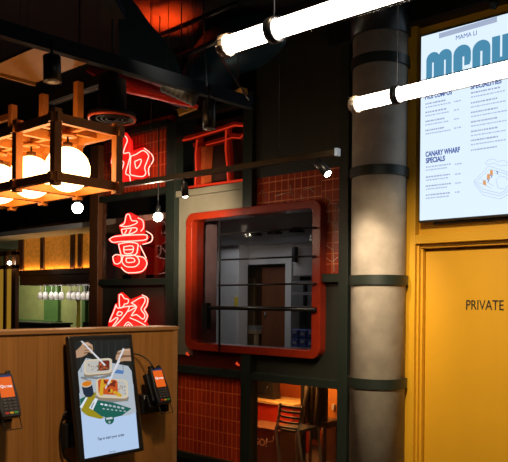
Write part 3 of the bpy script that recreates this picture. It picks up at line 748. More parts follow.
kt('Tap to start your order', 111.3, 438, .0158, 'text', .92, .0003)
kt('terms apply', 112.5, 452, .007, 'text')
kt('MENU', 92.8, 406, .014, 'text', .8, .0004, tiltx=1.3); 
for i in range(6):
    x = 101+i*4.2; kp('picture', [(x, 403+i*.7), (x+2.6, 404+i*.8), (x+1.6, 405.4+i*.8), (x-1, 404.4+i*.8)], kc['white'] if i < 2 else kc['cloth'], .002)
    kp('picture', [(x+2, 408+i*.5), (x+4, 408.6+i*.5), (x+3.4, 409.6+i*.5), (x+1.4, 409+i*.5)], kc['cloth'], .002)
# join the picture pieces of the display into one artwork mesh
def join_children(parent, nm, newname):
    obs = [o for o in bpy.data.objects if o.parent == parent and o.name.split('.')[0] == nm]
    bm = bmesh.new(); mats = []
    for o in obs:
        m0 = o.data.materials[0]
        if m0 not in mats: mats.append(m0)
        k = mats.index(m0); n0 = len(bm.faces); bm.from_mesh(o.data); bm.faces.ensure_lookup_table()
        for f in bm.faces[n0:]: f.material_index = k
    me = bpy.data.meshes.new(newname); bm.to_mesh(me); bm.free()
    for m0 in mats: me.materials.append(m0)
    for o in obs: bpy.data.objects.remove(o)
    r = bpy.data.objects.new(newname, me); COL.objects.link(r); r.parent = parent
    return r
join_children(ks, 'picture', 'picture').parent = ksc
for o in [o for o in bpy.data.objects if o.parent == ks and o.name.startswith(('lettering', 'badge'))]: o.parent = ksc
join_children(scr, 'food_drawing', 'food_drawing')

# ------------------------------------------------------------------ card readers
m_scro = disp('reader_orange', (225, 95, 25)); m_key = pbr('dark_grey_key', (.06, .06, .065), .5)
m_kr = pbr('red_key', (.6, .04, .02), .5); m_ky = pbr('yellow_key', (.7, .5, .03), .5); m_kg = pbr('green_key', (.05, .4, .05), .5)
m_scrb = disp('reader_blue_bar', (35, 50, 95)); m_scrw = disp('reader_white', (240, 235, 230))
def reader(label, loc, tl=.42, yaw=0):
    t = thing('card_reader', label, 'card reader', loc, (-tl, 0, PI/2+yaw), group='card readers on the oak counter', local=True)
    w_, h_ = .083, .175
    b = MB(); b.prism([(-w_/2+.004, 0, 0), (-w_/2, 0, .03), (-w_/2-.002, 0, .075), (-w_/2+.006, 0, h_-.01), (-w_/2+.012, 0, h_), (w_/2-.012, 0, h_), (w_/2-.006, 0, h_-.01), (w_/2+.002, 0, .075), (w_/2, 0, .03), (w_/2-.004, 0, 0)], (0, .028, 0))
    o = b.build('reader_body', m_blacksoft, t); bv = o.modifiers.new('b', 'BEVEL'); bv.width = .005; bv.segments = 2; bv.limit_method = 'ANGLE'
    for s in (-1, 1): MB().box((s*.026-.008, .004, h_-.004), (s*.026+.008, .022, h_+.01), .003).build('corner_guard', m_black, t)
    MB().face([(-.028, -.0008, .078), (.028, -.0008, .078), (.028, -.0008, .158), (-.028, -.0008, .158)]).build('screen', m_scro, t); rs_ = bpy.data.objects[-1] if False else [o for o in bpy.data.objects if o.parent == t and o.name.startswith('screen')][0]
    MB().face([(-.028, -.0009, .158), (.028, -.0009, .158), (.028, -.0009, .166), (-.028, -.0009, .166)]).build('status_bar', m_scrb, rs_)
    text_mesh('lettering', 'Qmenu', (0, -.0014, .116), (1, 0, 0), (0, 0, 1), .0155, m_scrw, rs_, .0002, align='CENTER', rot=True, bold=.0004)
    kp_ = MB()
    for r in range(4):
        for c in range(3): kp_.box((-.026+c*.0185, -.003, .063-r*.012), (-.026+c*.0185+.0145, 0, .063-r*.012+.008), .001)
    kpo = kp_.build('keypad', m_key, t)
    for c, mm in enumerate((m_kr, m_ky, m_kg)): MB().box((-.026+c*.0185, -.0035, .012), (-.026+c*.0185+.0145, 0, .02), .001).build('key', mm, kpo)
    MB().box((-w_/2-.012, .02, .02), (-w_/2+.03, .05, h_-.02), .005).build('side_holder', m_black, t)
    MB().tube([(-.035, .012, .004), (-.035, .01, -.045), (.035, .01, -.045), (.035, .012, .004)], .0022, 6).build('wire_loop', m_black, t)
    MB().box((-.06, .045, .0), (.0, .10, .06), .004).build('mount_arm', m_black, t)
    return t
rp = C(166, 403, CA+.14)
r1 = reader('black card reader with orange screen to the right of the kiosk', rp)
lp = C(12.5, 417, CA+.14)
r2 = copy_tree(r1); r2.location = lp; r2['label'] = 'black card reader with orange screen at the left edge of the counter'
# mounting bars to the counter
mbk = thing('reader_bracket', 'black bracket with white label between kiosk and right reader', 'bracket', C(148, 404, CA))
p0, p1 = C(141, 395, CA+.05), C(157, 412, CA+.05)
box('arm', (CA+.001, p0.y, p1.z), (CA+.06, p1.y+.02, p0.z), m_blacksoft, mbk, .006)
wl = C(146, 396.5, CA+.065); box('label_sticker', (CA+.06, wl.y-.008, wl.z-.012), (CA+.062, wl.y+.008, wl.z+.004), m_white, mbk)
box('clip', (CA+.002, p1.y+.02, p1.z+.0), (CA+.08, p1.y+.05, p0.z+.02), m_black, mbk, .004)
mb2 = thing('reader_bracket', 'black bracket holding the card reader at the left edge', 'bracket', C(3, 410, CA))
p0 = C(-2, 395, CA+.03); box('arm', (CA, p0.y-.05, p0.z-.1), (CA+.09, p0.y+.03, p0.z), m_blacksoft, mb2, .006)
box('clip', (CA, p0.y+.03, p0.z-.09), (CA+.04, p0.y+.07, p0.z-.02), m_black, mb2, .004)
# cables and power adapter
def smooth(pts, k=5):
    o = []
    P = [pts[0]]+list(pts)+[pts[-1]]
    for i in range(1, len(P)-2):
        for j in range(k):
            t = j/k; o.append(.5*((2*P[i])+(P[i+1]-P[i-1])*t+(2*P[i-1]-5*P[i]+4*P[i+1]-P[i+2])*t*t+(3*P[i]-P[i-1]-3*P[i+1]+P[i+2])*t**3))
    o.append(P[-2]); return o
tag(MB().tube(smooth([C(130, 354, CA+.012), C(138, 354.5, CA+.02), C(146, 358.5, CA+.045), C(152, 365, CA+.07), C(154, 370, CA+.075)]), .0035, 6).build('reader_cable', m_black), 'black cable arching from the kiosk to the right card reader', 'cable')
tag(MB().tube(smooth([C(72, 410, CA+.02), C(65, 413, CA+.02), C(61.5, 424, CA+.02), C(61.5, 440, CA+.02), C(64, 455, CA+.02), C(72, 463, CA+.02)]), .0045, 6).build('power_cable', m_black), 'black power cable looping down beside the left side of the kiosk', 'cable')
pa = thing('power_adapter', 'black power adapter on the counter face left of the kiosk', 'adapter', C(70, 440, CA))
q0, q1 = C(65, 424, CA+.03), C(74, 447, CA+.03)
box('adapter_body', (CA, q0.y, q1.z), (CA+.035, q1.y+.01, q0.z), m_blacksoft, pa, .005)
q0, q1 = C(71, 433, CA+.036), C(73, 446, CA+.036); box('label_strip', (CA+.035, q0.y, q1.z), (CA+.0365, q1.y, q0.z), m_grey, pa)

# ------------------------------------------------------------------ fluorescent tubes
def tubelight(label, pA, pB, rad, collars, wires):
    A, B = Z(*pA), Z(*pB); d = (B-A).normalized(); L = (B-A).length
    t = thing('tube_lamp', label, 'lamp', A, group='glowing tube lamps hanging from the ceiling')
    MB().lathe([(0, 0), (rad*.80, 0), (rad*.80, L), (0, L)], A+d*.035, 24, d).build('tube', m_tube, t)
    MB().lathe([(rad, 0), (rad, L)], A+d*.03, 24, d).build('glass_sleeve', m_glass2, t)
    MB().lathe([(0, -.004), (rad*.75, -.004), (rad, .012), (rad, .03), (rad*.9, .03), (rad*.9, .001), (0, .001)], A, 24, d).build('end_cap', m_tubecap, t)
    for k in range(12):
        a = 2*PI*k/12; x = d.orthogonal().normalized(); y = d.cross(x); o_ = (x*math.cos(a)+y*math.sin(a))
        MB().tube([A+o_*rad*1.0+d*.004, A+o_*rad*1.0+d*.03], .0022, 4).build('cap_rib', m_tubecap, t)
    for s in collars:
        MB().lathe([(rad*.94, 0), (rad*1.12, 0), (rad*1.12, .028), (rad*.94, .028), (rad*.94, 0)], A+d*s, 24, d).build('collar', m_black, t)
        P = A+d*(s+.014)+Vector((0, 0, rad)); MB().tube([P, Vector((P.x, P.y, CEIL))], .0016, 5).build('wire', m_black, t)
def zlen(pA, pB): return (Z(*pB)-Z(*pA)).length
ZL = 2.42
A = (222, 47, ZL); cdist = zlen(A, (271, 31.5, ZL))
tubelight('upper glowing tube lamp running off the top of the picture', A, (440, -24, ZL), .0345, [cdist], None)
A = (352, 105.5, ZL); cdist = zlen(A, (394, 95.6, ZL))
tubelight('lower glowing tube lamp crossing in front of the menu screen', A, (560, 56.5, ZL), .0335, [cdist], None)

# ------------------------------------------------------------------ pendant lantern grid with globes
ea = Vector((1, 0, 0)); eb = Vector((0, 1, 0))
G1 = D(67.5, 169.5, 3.88); pit = .385
NC = Vector((G1.x+pit/2, G1.y-.20, 0)); bw = .40
lz0, lz1, lz2 = 2.255, 2.565, 2.74
pl = thing('lantern_frame', 'hanging pale timber lattice frame holding round globe lamps', 'light frame', (NC.x, NC.y, lz0))
pw = .045
nb = 5
def lbar(p, q, w_=pw, h=pw): MB().bar(p, q, w_, h).build('beam', m_lampwood, pl)
for k in range(nb):
    for j in (0, 1):
        x = NC.x-k*pit; y = NC.y+j*bw
        box('post', (x-pw/2, y-pw/2, lz0-.045), (x+pw/2, y+pw/2, (lz1+.05 if j == 0 or k == 0 else 2.93)), m_lampwood, pl, .002)
for z, h in ((lz0, .045), (lz1, .05)):
    for j in (0, 1): lbar((NC.x+.04, NC.y+j*bw, z), (NC.x-(nb-1)*pit-.06, NC.y+j*bw, z), .032, h)
    for k in range(nb): lbar((NC.x-k*pit, NC.y-.04, z), (NC.x-k*pit, NC.y+bw+.04, z), .032, h)
for k in range(nb-1):
    lbar((NC.x-(k+.5)*pit, NC.y, lz1+.005), (NC.x-(k+.5)*pit, NC.y+bw, lz1+.005), .03, .035)
lbar((NC.x, NC.y+bw/2, lz1), (NC.x-(nb-1)*pit, NC.y+bw/2, lz1), .03, .035)
lbar((NC.x-3*pit, NC.y+bw, 2.86), (NC.x-(nb-1)*pit, NC.y+bw, 2.86), .03, .04)
lbar((NC.x-3*pit, NC.y, 2.70), (NC.x-3*pit, NC.y+bw, 2.70), .02, .02)
first = None
gl_ = ['globe lamp in the nearest bay of the timber lattice', 'globe lamp in the second bay of the timber lattice', 'globe lamp in the third bay at the left picture edge', 'globe lamp in the fourth bay beyond the left picture edge']
for k in range(3):
    loc = Vector((G1.x-k*pit, G1.y, G1.z))
    if first is None:
        t = thing('globe_lamp', gl_[0], 'lamp', (0, 0, 0), group='globe lamps in the timber lattice', local=True)
        R = .127; MB().lathe([(R*math.sin(PI*i/20), -R*math.cos(PI*i/20)) for i in range(21)], (0, 0, 0), 32).build('globe', m_globe, t)
        MB().lathe([(0, 0), (.028, 0), (.028, .03), (0, .03)], (0, 0, R-.006), 16).build('socket', m_dkwood, t)
        MB().tube([(0, 0, R+.02), (0, 0, lz1-.03-loc.z)], .006, 8).build('stem', m_black, t)
        MB().lathe([(0, 0), (.05, 0), (.05, .012), (0, .012)], (0, 0, lz1-.035-loc.z), 16).build('ceiling_rose', m_lampwood, t)
        first = t; t.location = loc
    else:
        c = copy_tree(first); c.location = loc; c['label'] = gl_[k]
# canopy above the lantern
zc_ = 2.97
A_, B_ = Z(37, 47, zc_), Z(93, 61, zc_); far = Z(45, 85, zc_)
depthx = abs(far.x-A_.x)
cnp = thing('canopy_panel', 'flat plywood canopy panel glowing warm above the lantern frame', 'panel', (A_.x, A_.y, zc_))
m_ply = pbr('plywood', (.26, .14, .03), .55, 0, .1, 10)
box('board', (A_.x-depthx, A_.y, zc_), (A_.x, B_.y, zc_+.02), m_ply, cnp)
box('edge_lip', (A_.x-depthx-.02, A_.y, zc_-.02), (A_.x-depthx, B_.y, zc_+.02), m_ply, cnp)

m_dkmetal = pbr('matt_dark_metal', (.012, .010, .010), .6, 0, .1, spec=.3)
q = Z(112, 119, 2.72); vr = .145
sp_ = thing('ceiling_vent', 'black round drum vent with red rim hanging near the neon sign', 'vent', (q.x, q.y, 2.72))
MB().lathe([(0, .035), (vr*.9, .035), (vr*.92, 0), (vr, 0), (vr, .03), (vr*.6, .05), (vr*.58, .24), (0, .24)], q, 40).build('drum', m_dkmetal, sp_)
MB().lathe([(vr*.93, -.004), (vr*1.0, -.008), (vr*1.03, .004), (vr*1.0, .012), (vr*.93, -.004)], q, 40).build('rim', pbr('copper_red_rim', (.7, .12, .06), .3, .2), sp_)
for rr_ in (.25, .45, .65): MB().lathe([(vr*rr_-.006, -.002), (vr*rr_+.006, -.002), (vr*rr_+.004, .02), (vr*rr_-.004, .02), (vr*rr_-.006, -.002)], q, 32).build('louvre_ring', m_dkmetal, sp_)
MB().tube([q+Vector((0, 0, .23)), Vector((q.x, q.y, CEIL))], .01, 8).build('stem', m_black, sp_)

# ------------------------------------------------------------------ beams and ducts in the ceiling
def hung(o, pts):
    for p in pts:
        w_ = MB().tube([p, Vector((p.x, p.y, CEIL))], .0022, 5).build('hanger', m_black, None)
        w_.parent = o; w_.location = w_.location-o.location
zb = 2.98
A, B = Z(-6, 27, zb), Z(250, 103, zb)
m_beam = pbr('blue_black_steel', (.005, .010, .018), .8, 0, .1, spec=.2); m_soot = pbr('soot_black', (.004, .004, .004), .7, 0, .1, spec=.2)
o = MB().bar(A, B, .05, .08).build('support_beam', m_beam); tag(o, 'long dark blue steel beam crossing the ceiling from upper left', 'beam'); hung(o, [A.lerp(B, .1), A.lerp(B, .93)])
o = MB().bar(Z(-6, 25, 3.06), Z(110, 60, 3.06), .03, .03).build('support_beam', pbr('brown_beam', (.05, .025, .012), .6)); tag(o, 'thin brown rail above the steel beam at upper left', 'beam'); hung(o, [Z(20, 33, 3.06), Z(100, 57, 3.06)])
# black track over lantern
A, B = Z(50, 100, 2.99), Z(114, 76.5, 2.99)
o = MB().bar(A, B, .07, .06).build('cable_track', m_soot); tag(o, 'black track bar below the canopy running to the red duct', 'track'); hung(o, [A.lerp(B, .5)+Vector((.0, 0, .0))])
MB_ = MB().tube([A+Vector((.036, 0, -.031)), B+Vector((.036, 0, -.031))], .0025, 5).build('edge_line', pbr('pale_edge', (.35, .2, .1), .4)); MB_.parent = o; MB_.location -= o.location
# spots hanging on beam
def spot_cyl(label, top, bot, r, lens=m_lensdim, group='cylinder spotlights', energy=0, col=(1, .8, .55), size=55, stem=None):
    top, bot = Vector(top), Vector(bot); d = (bot-top).normalized(); L = (bot-top).length
    t = thing('spotlight', label, 'spotlight', top, group=group)
    ho = MB().lathe([(0, 0), (r*.9, 0), (r, r*.12), (r, L), (r*.86, L), (r*.86, L-.012), (0, L-.012)], top, 28, d).build('housing', m_black, t)
    MB().lathe([(0, 0), (r*.84, 0), (r*.8, .006), (r*.5, .013), (0, .016)], top+d*(L-.006), 24, d).build('lens', lens, ho)
    sp0 = stem if stem is not None else top+Vector((0, 0, .06))
    MB().tube([sp0, top+d*.01], .009, 8).build('stem', m_black, t)
    if energy: light('spot_glow', 'SPOT', bot+d*.015, energy, col, .03, bot+d*1, size, .7)
    return t
T = D(52, 56, 3.62); Bm = Vector((T.x+.005, T.y, D(52, 82, 3.62).z))
spot_cyl('large black cylinder spotlight hanging in front of the plywood canopy', T, Bm, .046, stem=Vector((T.x, T.y, zb)))
T = D(209.5, 100, 4.36); Bm = Vector((T.x, T.y, D(209.5, 129, 4.36).z))
spot_cyl('black cylinder spotlight hanging from the beam before the torii sign', T, Bm, .042, stem=Vector((T.x, T.y, zb)))
# duct under the beam, neon light put into its red colour
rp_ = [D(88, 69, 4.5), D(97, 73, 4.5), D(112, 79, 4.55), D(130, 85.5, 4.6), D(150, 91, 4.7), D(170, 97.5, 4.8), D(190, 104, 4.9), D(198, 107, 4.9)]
o = MB().tube(rp_, .04, 14, rs=[.02, .03, .045, .055, .048, .036, .022, .015]).build('neon_tinted_duct', pbr('neon_red_on_duct', (.85, .02, .006), .4))
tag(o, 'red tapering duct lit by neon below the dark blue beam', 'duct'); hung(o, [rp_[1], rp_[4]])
fx = [D(163+ i*1.6, 84+i*.72, 4.45) for i in range(22)]
o = MB().tube(fx, .05, 14, rs=[.052 if i % 3 else .047 for i in range(22)]).build('flexible_hose', pbr('grey_ribbed_hose', (.05, .05, .045), .6)); tag(o, 'dark grey ribbed hose slung under the steel beam', 'hose'); hung(o, [fx[3], fx[18]])
# big tapered duct
dd = 5.3
pts = [(116, -25), (128, -4), (137, 5), (150, 24), (163, 38), (176, 56), (181, 75), (181, 92), (120, 70)]
o = MB().prism([D(x, y, dd) for x, y in pts], F_*.5).build('tapered_duct', m_duct); tag(o, 'large dark blue tapered duct at the top left of centre', 'duct'); hung(o, [D(125, 20, dd)])
o = MB().tube(smooth([D(206, 84, 6.3), D(214, 66, 6.2), D(228, 50, 6.1), D(250, 42, 6.0), D(275, 40, 6.0), D(310, 40, 6.0)]), .24, 20).build('round_duct', m_duct); tag(o, 'fat dark round duct bending right behind the upper tube lamp', 'duct'); hung(o, [D(250, 42, 6.0)])
# dark panels filling the upper left
o = box('bulkhead_panel', (-4.6, 3.2, 3.12), (-3.2, 5.0, CEIL), m_black); 
bpy.data.objects.remove(o)
# ceiling rods
for i, (p, q, lab) in enumerate((((158, 36, 3.9), (260, -6, 3.9), 'dark pipe crossing the red lit ceiling above the tapered duct'), ((172, 60, 3.5), (262, 22, 3.5), 'dark pipe lower over the red lit ceiling beside the round duct'))):
    A, B = Z(*p), Z(*q); o = MB().tube([A, B], .022, 8).build('ceiling_pipe', m_black); tag(o, lab, 'pipe'); hung(o, [A.lerp(B, .4)])
for i, (p, q, lab) in enumerate(((Z(203, 2, CEIL), D(206.5, 86, 4.3), 'thin steel wire dropping to the hanging cylinder spotlight'), (Z(207, 36, CEIL), D(249, 100, 4.45), 'thin slanting steel wire reaching the end of the blue beam'), (Z(181.5, 4, CEIL), D(181.5, 60, 5.25), 'thin vertical rod in front of the red lit ceiling'))):
    tag(MB().tube([p, q], .005, 6).build('hanging_wire', m_steel if i < 2 else m_black), lab, 'wire')
hung_b = MB().bar(D(106, -8, 3.4), D(119, 15, 3.6), .07, .05).build('support_beam', m_beam); tag(hung_b, 'short slanting blue strut at the top of the picture', 'beam'); hung(hung_b, [D(110, -4, 3.42)])
# yellow ceiling slats right of spot
for i, (p, q) in enumerate(((D(232, 97, 5.4), D(245, 91, 5.3)), (D(178, 113, 6.0), D(196, 106, 6.0)))):
    o = MB().bar(p, q, .06, .05).build('timber_batten', pbr('yellow_batten', (.6, .35, .08), .5)); tag(o, ['short yellow timber batten above the right of the torii sign', 'short yellow timber batten above the left of the torii sign'][i], 'batten'); hung(o, [p.lerp(q, .5)])

# ------------------------------------------------------------------ track with spotlights
zt_ = 2.50
A, B = Z(104, 188, zt_), Z(336, 152.5, zt_)
tk = MB().bar(A, B, .035, .035).build('lighting_track', pbr('bronze_track', (.03, .022, .012), .4, .2)); tag(tk, 'long bronze lighting track passing in front of the wall', 'track')
ec = MB().bar(B, B+(B-A).normalized()*.02, .037, .045).build('end_cap', pbr('pale_blue_cap', (.3, .4, .6), .4)); ec.parent = tk; ec.location -= tk.location
hung(tk, [Z(278.5, 161, zt_), A.lerp(B, .25)])
mt_p = Z(184, 176, zt_)
spot_cyl('small track spotlight shining on the wall left of the window', Vector((mt_p.x, mt_p.y, zt_-.04)), Vector((mt_p.x, mt_p.y+.015, zt_-.145)), .026, m_lens, 'track spotlights', 0, stem=Vector((mt_p.x, mt_p.y, zt_)))
light('spot_glow', 'SPOT', (mt_p.x, mt_p.y+.05, zt_-.19), 240, (1, .80, .58), .03, W(177, 226), 58, 1)
p = Z(318, 156, zt_)
spot_cyl('track spotlight at the right end aimed at the concrete column', Vector((p.x, p.y, zt_-.04)), D(328, 174, p.dot(F_)-.06) , .028, m_lens, 'track spotlights', 0, stem=Vector((p.x, p.y, zt_)))
s2 = D(329, 176, p.dot(F_))
light('spot_glow', 'SPOT', s2+(W(366, 300, 4.4)-s2).normalized()*.07, 62, (1, .80, .58), .03, W(366, 300, 4.4), 66, 1.0)
# bare bright spots
def ball(px, py, d, label, e):
    q = D(px, py, d); t = thing('spotlight', label, 'spotlight', q, group='bright small spotlights')
    MB().lathe([(.042*math.sin(PI*i/10), -.042*math.cos(PI*i/10)) for i in range(11)], q, 16).build('bulb', m_lens, t)
    MB().tube([q+Vector((0, 0, .03)), q+Vector((0, 0, .1))], .02, 8).build('socket', m_black, t)
    MB().tube([q+Vector((0, 0, .1)), Vector((q.x, q.y, CEIL))], .005, 6).build('stem', m_black, t)
    light('spot_glow', 'POINT', q+Vector((0, -.05, -.06)), e, (1, .85, .6), .03)
ball(77.5, 208, 5.2, 'dazzling small spotlight under the timber lattice', 6)
ball(158, 217, 6.0, 'dazzling small spotlight right of the middle neon sign', 8)

# ------------------------------------------------------------------ neon signs
NB = WB-.12
def neon(label, loops, backs, cx, cy):
    t = thing('neon_sign', label, 'neon sign', W(cx, cy, NB), group='red neon characters on the wall')
    for pts in backs: MB().prism([W(x, y, NB+.03) for x, y in pts], (0, .02, 0)).build('backing', m_neonback, t)
    for L_, closed in loops:
        P = [W(x, y, NB) for x, y in L_]
        if closed: P = P+[P[0]]
        P = smooth(P, 3) if len(P) > 2 else P
        MB().tube(P, .0052, 8).build('neon_tube', m_neon, t)
    for x, y in ((cx-8, cy), (cx+8, cy)):
        q = W(x, y, NB+.05); MB().tube([q, Vector((q.x, WB+.05, q.z))], .006, 6).build('standoff', m_black, t)
c5 = lambda x0, y0, pts: [(x0+x*.1386, y0+y*.1386) for x, y in pts]
n1 = [(c5(100, 120, [(155, 105), (185, 120), (197, 150), (182, 190), (170, 240), (208, 235), (216, 262), (205, 310), (185, 385), (212, 402), (220, 450)]), False),
      (c5(100, 120, [(120, 130), (105, 190), (85, 290), (90, 325), (140, 400), (120, 450)]), False), (c5(100, 120, [(160, 295), (172, 310), (155, 370)]), False),
      (c5(100, 120, [(222, 262), (265, 245), (312, 220), (350, 255), (340, 295), (322, 345), (330, 385), (305, 408), (240, 400), (216, 380), (222, 262)]), False),
      (c5(100, 120, [(250, 300), (295, 283), (290, 320), (262, 350), (250, 300)]), False),
      (c5(100, 120, [(320, 205), (370, 245), (385, 290), (350, 350), (355, 400)]), False)]
b1 = [c5(100, 120, [(75, 290), (105, 170), (125, 95), (185, 90), (225, 150), (230, 225), (312, 195), (365, 240), (355, 300), (345, 350), (345, 400), (300, 425), (238, 425), (225, 462), (105, 462), (120, 400), (80, 340)])]
neon('top red neon character on the dark red tiles', n1, b1, 128, 150)
n2 = [(c5(95, 200, p), True) for p in ([(180, 185), (212, 168), (225, 112), (247, 105), (265, 148), (298, 150), (300, 168), (230, 192)], [(192, 212), (290, 200), (300, 222), (255, 245), (202, 248)], [(104, 285), (150, 262), (350, 250), (375, 266), (352, 290), (180, 300), (130, 306)],
      [(170, 318), (240, 305), (305, 315), (308, 345), (290, 395), (200, 400), (182, 370)], [(208, 338), (272, 332), (268, 380), (214, 384)])]
n2 += [(c5(95, 200, p), False) for p in ([(210, 360), (270, 356)], [(228, 218), (214, 243)], [(262, 210), (246, 240)], [(310, 130), (345, 150), (350, 200), (330, 225)], [(370, 225), (412, 255), (405, 300), (345, 320)], [(325, 330), (345, 370), (370, 420)])]
n2 += [(c5(95, 270, p), True) for p in ([(128, -95), (150, -110), (185, -105), (190, -70), (170, -45), (140, -50)], [(205, -105), (290, -105), (320, -60), (290, -25), (225, -25), (195, -60)], [(225, -85), (275, -85), (285, -60), (230, -55)])]
n2 += [(c5(95, 270, p), False) for p in ([(300, -100), (350, -90), (375, -50), (355, -5), (320, 15), (240, 20), (205, 0), (190, -20)],)]
b2 = [c5(95, 200, [(95, 285), (140, 255), (190, 245), (172, 185), (212, 150), (220, 100), (250, 90), (310, 120), (350, 150), (350, 240), (385, 265), (355, 310), (320, 320), (315, 400), (372, 430), (360, 500), (320, 530), (240, 535), (200, 500), (130, 470), (125, 425), (180, 390), (165, 320), (110, 305)])]
neon('middle red neon character behind glass with a hat like top', n2, b2, 131, 245)
n3 = [(c5(95, 270, p), True) for p in ([(175, 180), (192, 176), (212, 205), (240, 212), (236, 240), (212, 246), (205, 262), (178, 270)], [(170, 300), (196, 306), (184, 328), (158, 322)], [(262, 238), (338, 196), (362, 216), (350, 248), (332, 285), (360, 325), (345, 355), (300, 322), (262, 330), (300, 268)])]
n3 += [(c5(95, 270, p), False) for p in ([(152, 250), (135, 300), (104, 375), (150, 345), (165, 352), (125, 410)], [(152, 250), (165, 275), (240, 262), (238, 292), (185, 362), (130, 415)], [(240, 262), (300, 262), (240, 300)], [(252, 345), (320, 375), (385, 415)], [(205, 412), (238, 375), (278, 412)], [(222, 412), (240, 392), (258, 412)], [(340, 180), (380, 205), (372, 260), (355, 285), (378, 330), (360, 375)])]
b3 = [c5(95, 270, [(95, 380), (125, 300), (145, 245), (162, 235), (165, 175), (190, 160), (225, 190), (250, 215), (335, 180), (380, 205), (372, 260), (355, 285), (378, 330), (365, 375), (395, 430), (395, 500), (95, 500)])]
neon('lowest red neon character just above the counter top', n3, b3, 129, 308)

# ------------------------------------------------------------------ bar at the far left
GB = 5.0
gt = thing('bar_gantry', 'dark wooden overhead bar cabinet with amber glowing panels', 'cabinet', W(55, 280, GB))
gz0, gz1 = wz(20, 276, GB), wz(20, 229, GB)
gx0, gx1 = wa(17.5, GB), wa(93, GB)
box('carcass', (gx0, GB+.05, gz0), (gx1, GB+.5, gz1), m_dkwood, gt)
for z0, z1 in ((gz1-.07, gz1+.02), (gz0, gz0+.07)): box('rail', (gx0-.02, GB-.02, z0), (gx1, GB+.05, z1), m_dkwood, gt, .006)
box('rail', (gx0+.05, GB-.0, gz0-.13), (gx1, GB+.45, gz0), m_dkwood, gt, .006)
pan = [(22.5, 39.5), (43, 69.5), (73.5, 77), (81, 93)]
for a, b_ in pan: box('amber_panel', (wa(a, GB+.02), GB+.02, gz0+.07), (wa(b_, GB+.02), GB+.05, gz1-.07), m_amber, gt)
for a, b_ in ((17.5, 22.5), (39.5, 43), (69.5, 73.5), (77, 81)): box('stile', (wa(a, GB), GB, gz0+.07), (wa(b_, GB), GB+.05, gz1-.07), m_dkwood, gt, .003)
rz0 = gz0-.13
light('cabinet_fill_light', 'AREA', ((gx0+gx1)/2, GB-.004, gz0+.075), 2, (1, .55, .15), gx1-gx0, ((gx0+gx1)/2, GB+.06, gz1+.3), sy=.012)  # unseen amber lamp added to brighten the panels from below
# walls behind
st(box('wall_left', (-15.5, 7.4, 0), (-9.7, 7.5, 2.62), m_green1))
st(abox('wall_left', 44, 58, 0, 2.62, 7.34, 7.4, m_green2)); st(abox('wall_left', 82, 85, 0, 2.62, 7.34, 7.4, m_green2))
st(box('wall_left', (-15.5, 7.5, 2.62), (-4, 7.6, CEIL), pbr('black_wall', (.012, .012, .012), .8)))
st(abox('baseboard_left', 14, 56, 1.0, wz(20, 319, 7.3), 7.2, 7.34, m_green2))
bb = thing('back_bar', 'black back bar unit below the green wall', 'counter', (wa(35, 6.6), 6.6, 0))
box('bar_body', (wa(10, 6.6), 6.6, 0), (wa(51, 6.6), 7.0, wz(20, 321.5, 6.6)-.03), m_black, bb)
box('bar_top', (wa(9, 6.58), 6.58, wz(20, 321.5, 6.6)-.03), (wa(51.5, 6.58), 7.02, wz(20, 321.5, 6.6)), m_blacksoft, bb, .005)
bb = tag(abox('speaker_box', 83, 92, 0, wz(86, 322, 6.4), 6.4, 6.7, m_black), 'black box standing near the brown post at right of the bar', 'box')
# yellow tap column
q = W(78, 326, 6.2)
yt = thing('tap_column', 'tall yellow drinks tap column at the back bar', 'tap', (q.x, q.y, 0))
my = pbr('yellow_enamel', (.8, .66, .05), .4)
MB().tube([(q.x, q.y, 0), (q.x, q.y, wz(78, 300, 6.2))], .03, 14).build('tap_body', my, yt)
MB().tube([(q.x, q.y, wz(78, 301, 6.2)), (q.x, q.y, wz(78, 296, 6.2))], .035, 14).build('tap_head', m_steel, yt)
# hanging wine glasses
m_wg, t_, b_ = mat('clear_stemware'); b_.inputs['Base Color'].default_value = (.9, .88, .85, 1); b_.inputs['Roughness'].default_value = .1; b_.inputs['Alpha'].default_value = .5
light('glasses_fill_light', 'AREA', (wa(62, GB), GB-.05, rz0-.02), 2.5, (1, .9, .8), 1.1, (wa(62, GB), GB+.15, rz0-.4), sy=.04)  # unseen lamp added to brighten the hanging glasses
def glass_proto():
    t = thing('wine_glass', 'x', 'wine glass', (0, 0, 0), local=True)
    MB().lathe([(0, 0), (.033, 0), (.033, -.003), (.006, -.010), (0, -.01)], (0, 0, 0), 16).build('foot', m_wg, t)
    MB().lathe([(.005, -.008), (.0045, -.09), (0, -.09)], (0, 0, 0), 8).build('stem', m_wg, t)
    MB().lathe([(0, -.088), (.02, -.095), (.036, -.12), (.038, -.15), (.033, -.195), (.031, -.195), (.036, -.15), (.034, -.122), (.018, -.099), (0, -.093)], (0, 0, 0), 18).build('bowl', m_wg, t)
    return t
gp_ = None
rk = thing('glass_rack', 'thin metal glass rack hanging under the amber bar cabinet', 'rack', W(60, 284, GB+.2))
rz1 = gz0-.13
ordn = ['first', 'second', 'third', 'fourth', 'fifth', 'sixth', 'seventh', 'eighth', 'ninth', 'tenth', 'eleventh', 'twelfth']
rows = [([40.5, 45.5, 51.5, 56, 61.5], 282.5, GB+.05, 'front left rack row'), ([69, 74, 79, 84, 89], 282.5, GB+.12, 'front right rack row'), ([71, 78, 86], 274, GB+.35, 'upper rear rack row')]
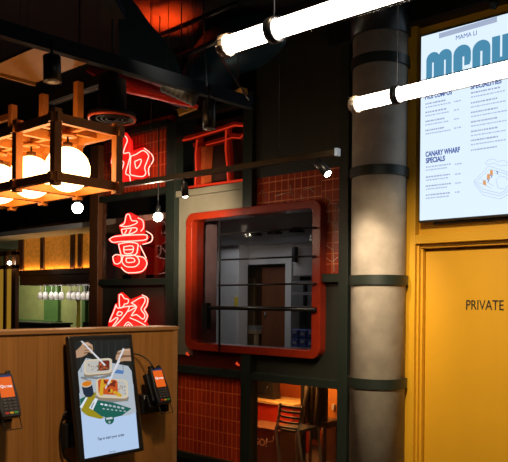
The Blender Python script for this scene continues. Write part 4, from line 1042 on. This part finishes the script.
for xs, py, b_, nm in rows:
    zz = rz1
    for i, x in enumerate(xs):
        loc = Vector((wa(x, b_), b_, zz))
        
        if gp_ is None: gp_ = glass_proto(); c = gp_
        else: c = copy_tree(gp_)
        c.location = loc; c['label'] = 'upside down wine glass, %s from left in the %s' % (ordn[i], nm); c['group'] = 'wine glasses hanging under the bar cabinet'
        if nm.startswith('upper'): c.scale = (1.25, 1.25, .8)
    MB().tube([(wa(xs[0]-2, b_), b_-.02, zz-.006), (wa(xs[-1]+2, b_), b_-.02, zz-.006)], .004, 6).build('bar', m_steel, rk)
    MB().tube([(wa(xs[0], b_), b_-.02, zz-.006), (wa(xs[0], b_), b_-.02, rz1+.01)], .003, 6).build('bar', m_steel, rk)
# amber glazed door leaf at the picture edge
ad = thing('amber_screen', 'dark framed screen with amber glass panels at the left edge', 'screen', (wa(6, 4.7), 4.7, 0))
az = wz(6, 252, 4.7)
for a, b_ in ((-6, -3), (3, 5.5), (11, 15.5)): box('stile', (wa(a, 4.7), 4.7, 0), (wa(b_, 4.7), 4.75, az), m_dkwood, ad, .003)
box('top_rail', (wa(-6, 4.7), 4.7, az-.18*0-.05), (wa(15.5, 4.7), 4.75, az+.02), m_dkwood, ad, .003); box('mid_rail', (wa(-6, 4.7), 4.7, wz(6, 269, 4.7)), (wa(15.5, 4.7), 4.75, wz(6, 265, 4.7)), m_dkwood, ad, .003)
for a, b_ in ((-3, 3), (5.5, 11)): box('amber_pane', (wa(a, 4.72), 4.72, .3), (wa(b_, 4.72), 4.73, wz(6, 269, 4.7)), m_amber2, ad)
q = W(9.5, 263, 4.65); t = thing('spotlight', 'tiny lit bulb at the top of the amber screen', 'bulb', q)  # glowing ball stands in for a spotlight's reflection
MB().lathe([(.025*math.sin(PI*i/8), -.025*math.cos(PI*i/8)) for i in range(9)], q, 12).build('bulb', m_lens, t)
MB().tube([q, q+Vector((0, .07, 0))], .008, 6).build('socket', m_black, t)
cs = st(box('ceiling_soffit', (-14, 5.4, 2.55), (wa(17, 5.4), 7.3, 2.6), pbr('dim_soffit', (.05, .05, .045), .8)))

for o in bpy.data.objects:
    if '_o' in o: del o['_o']
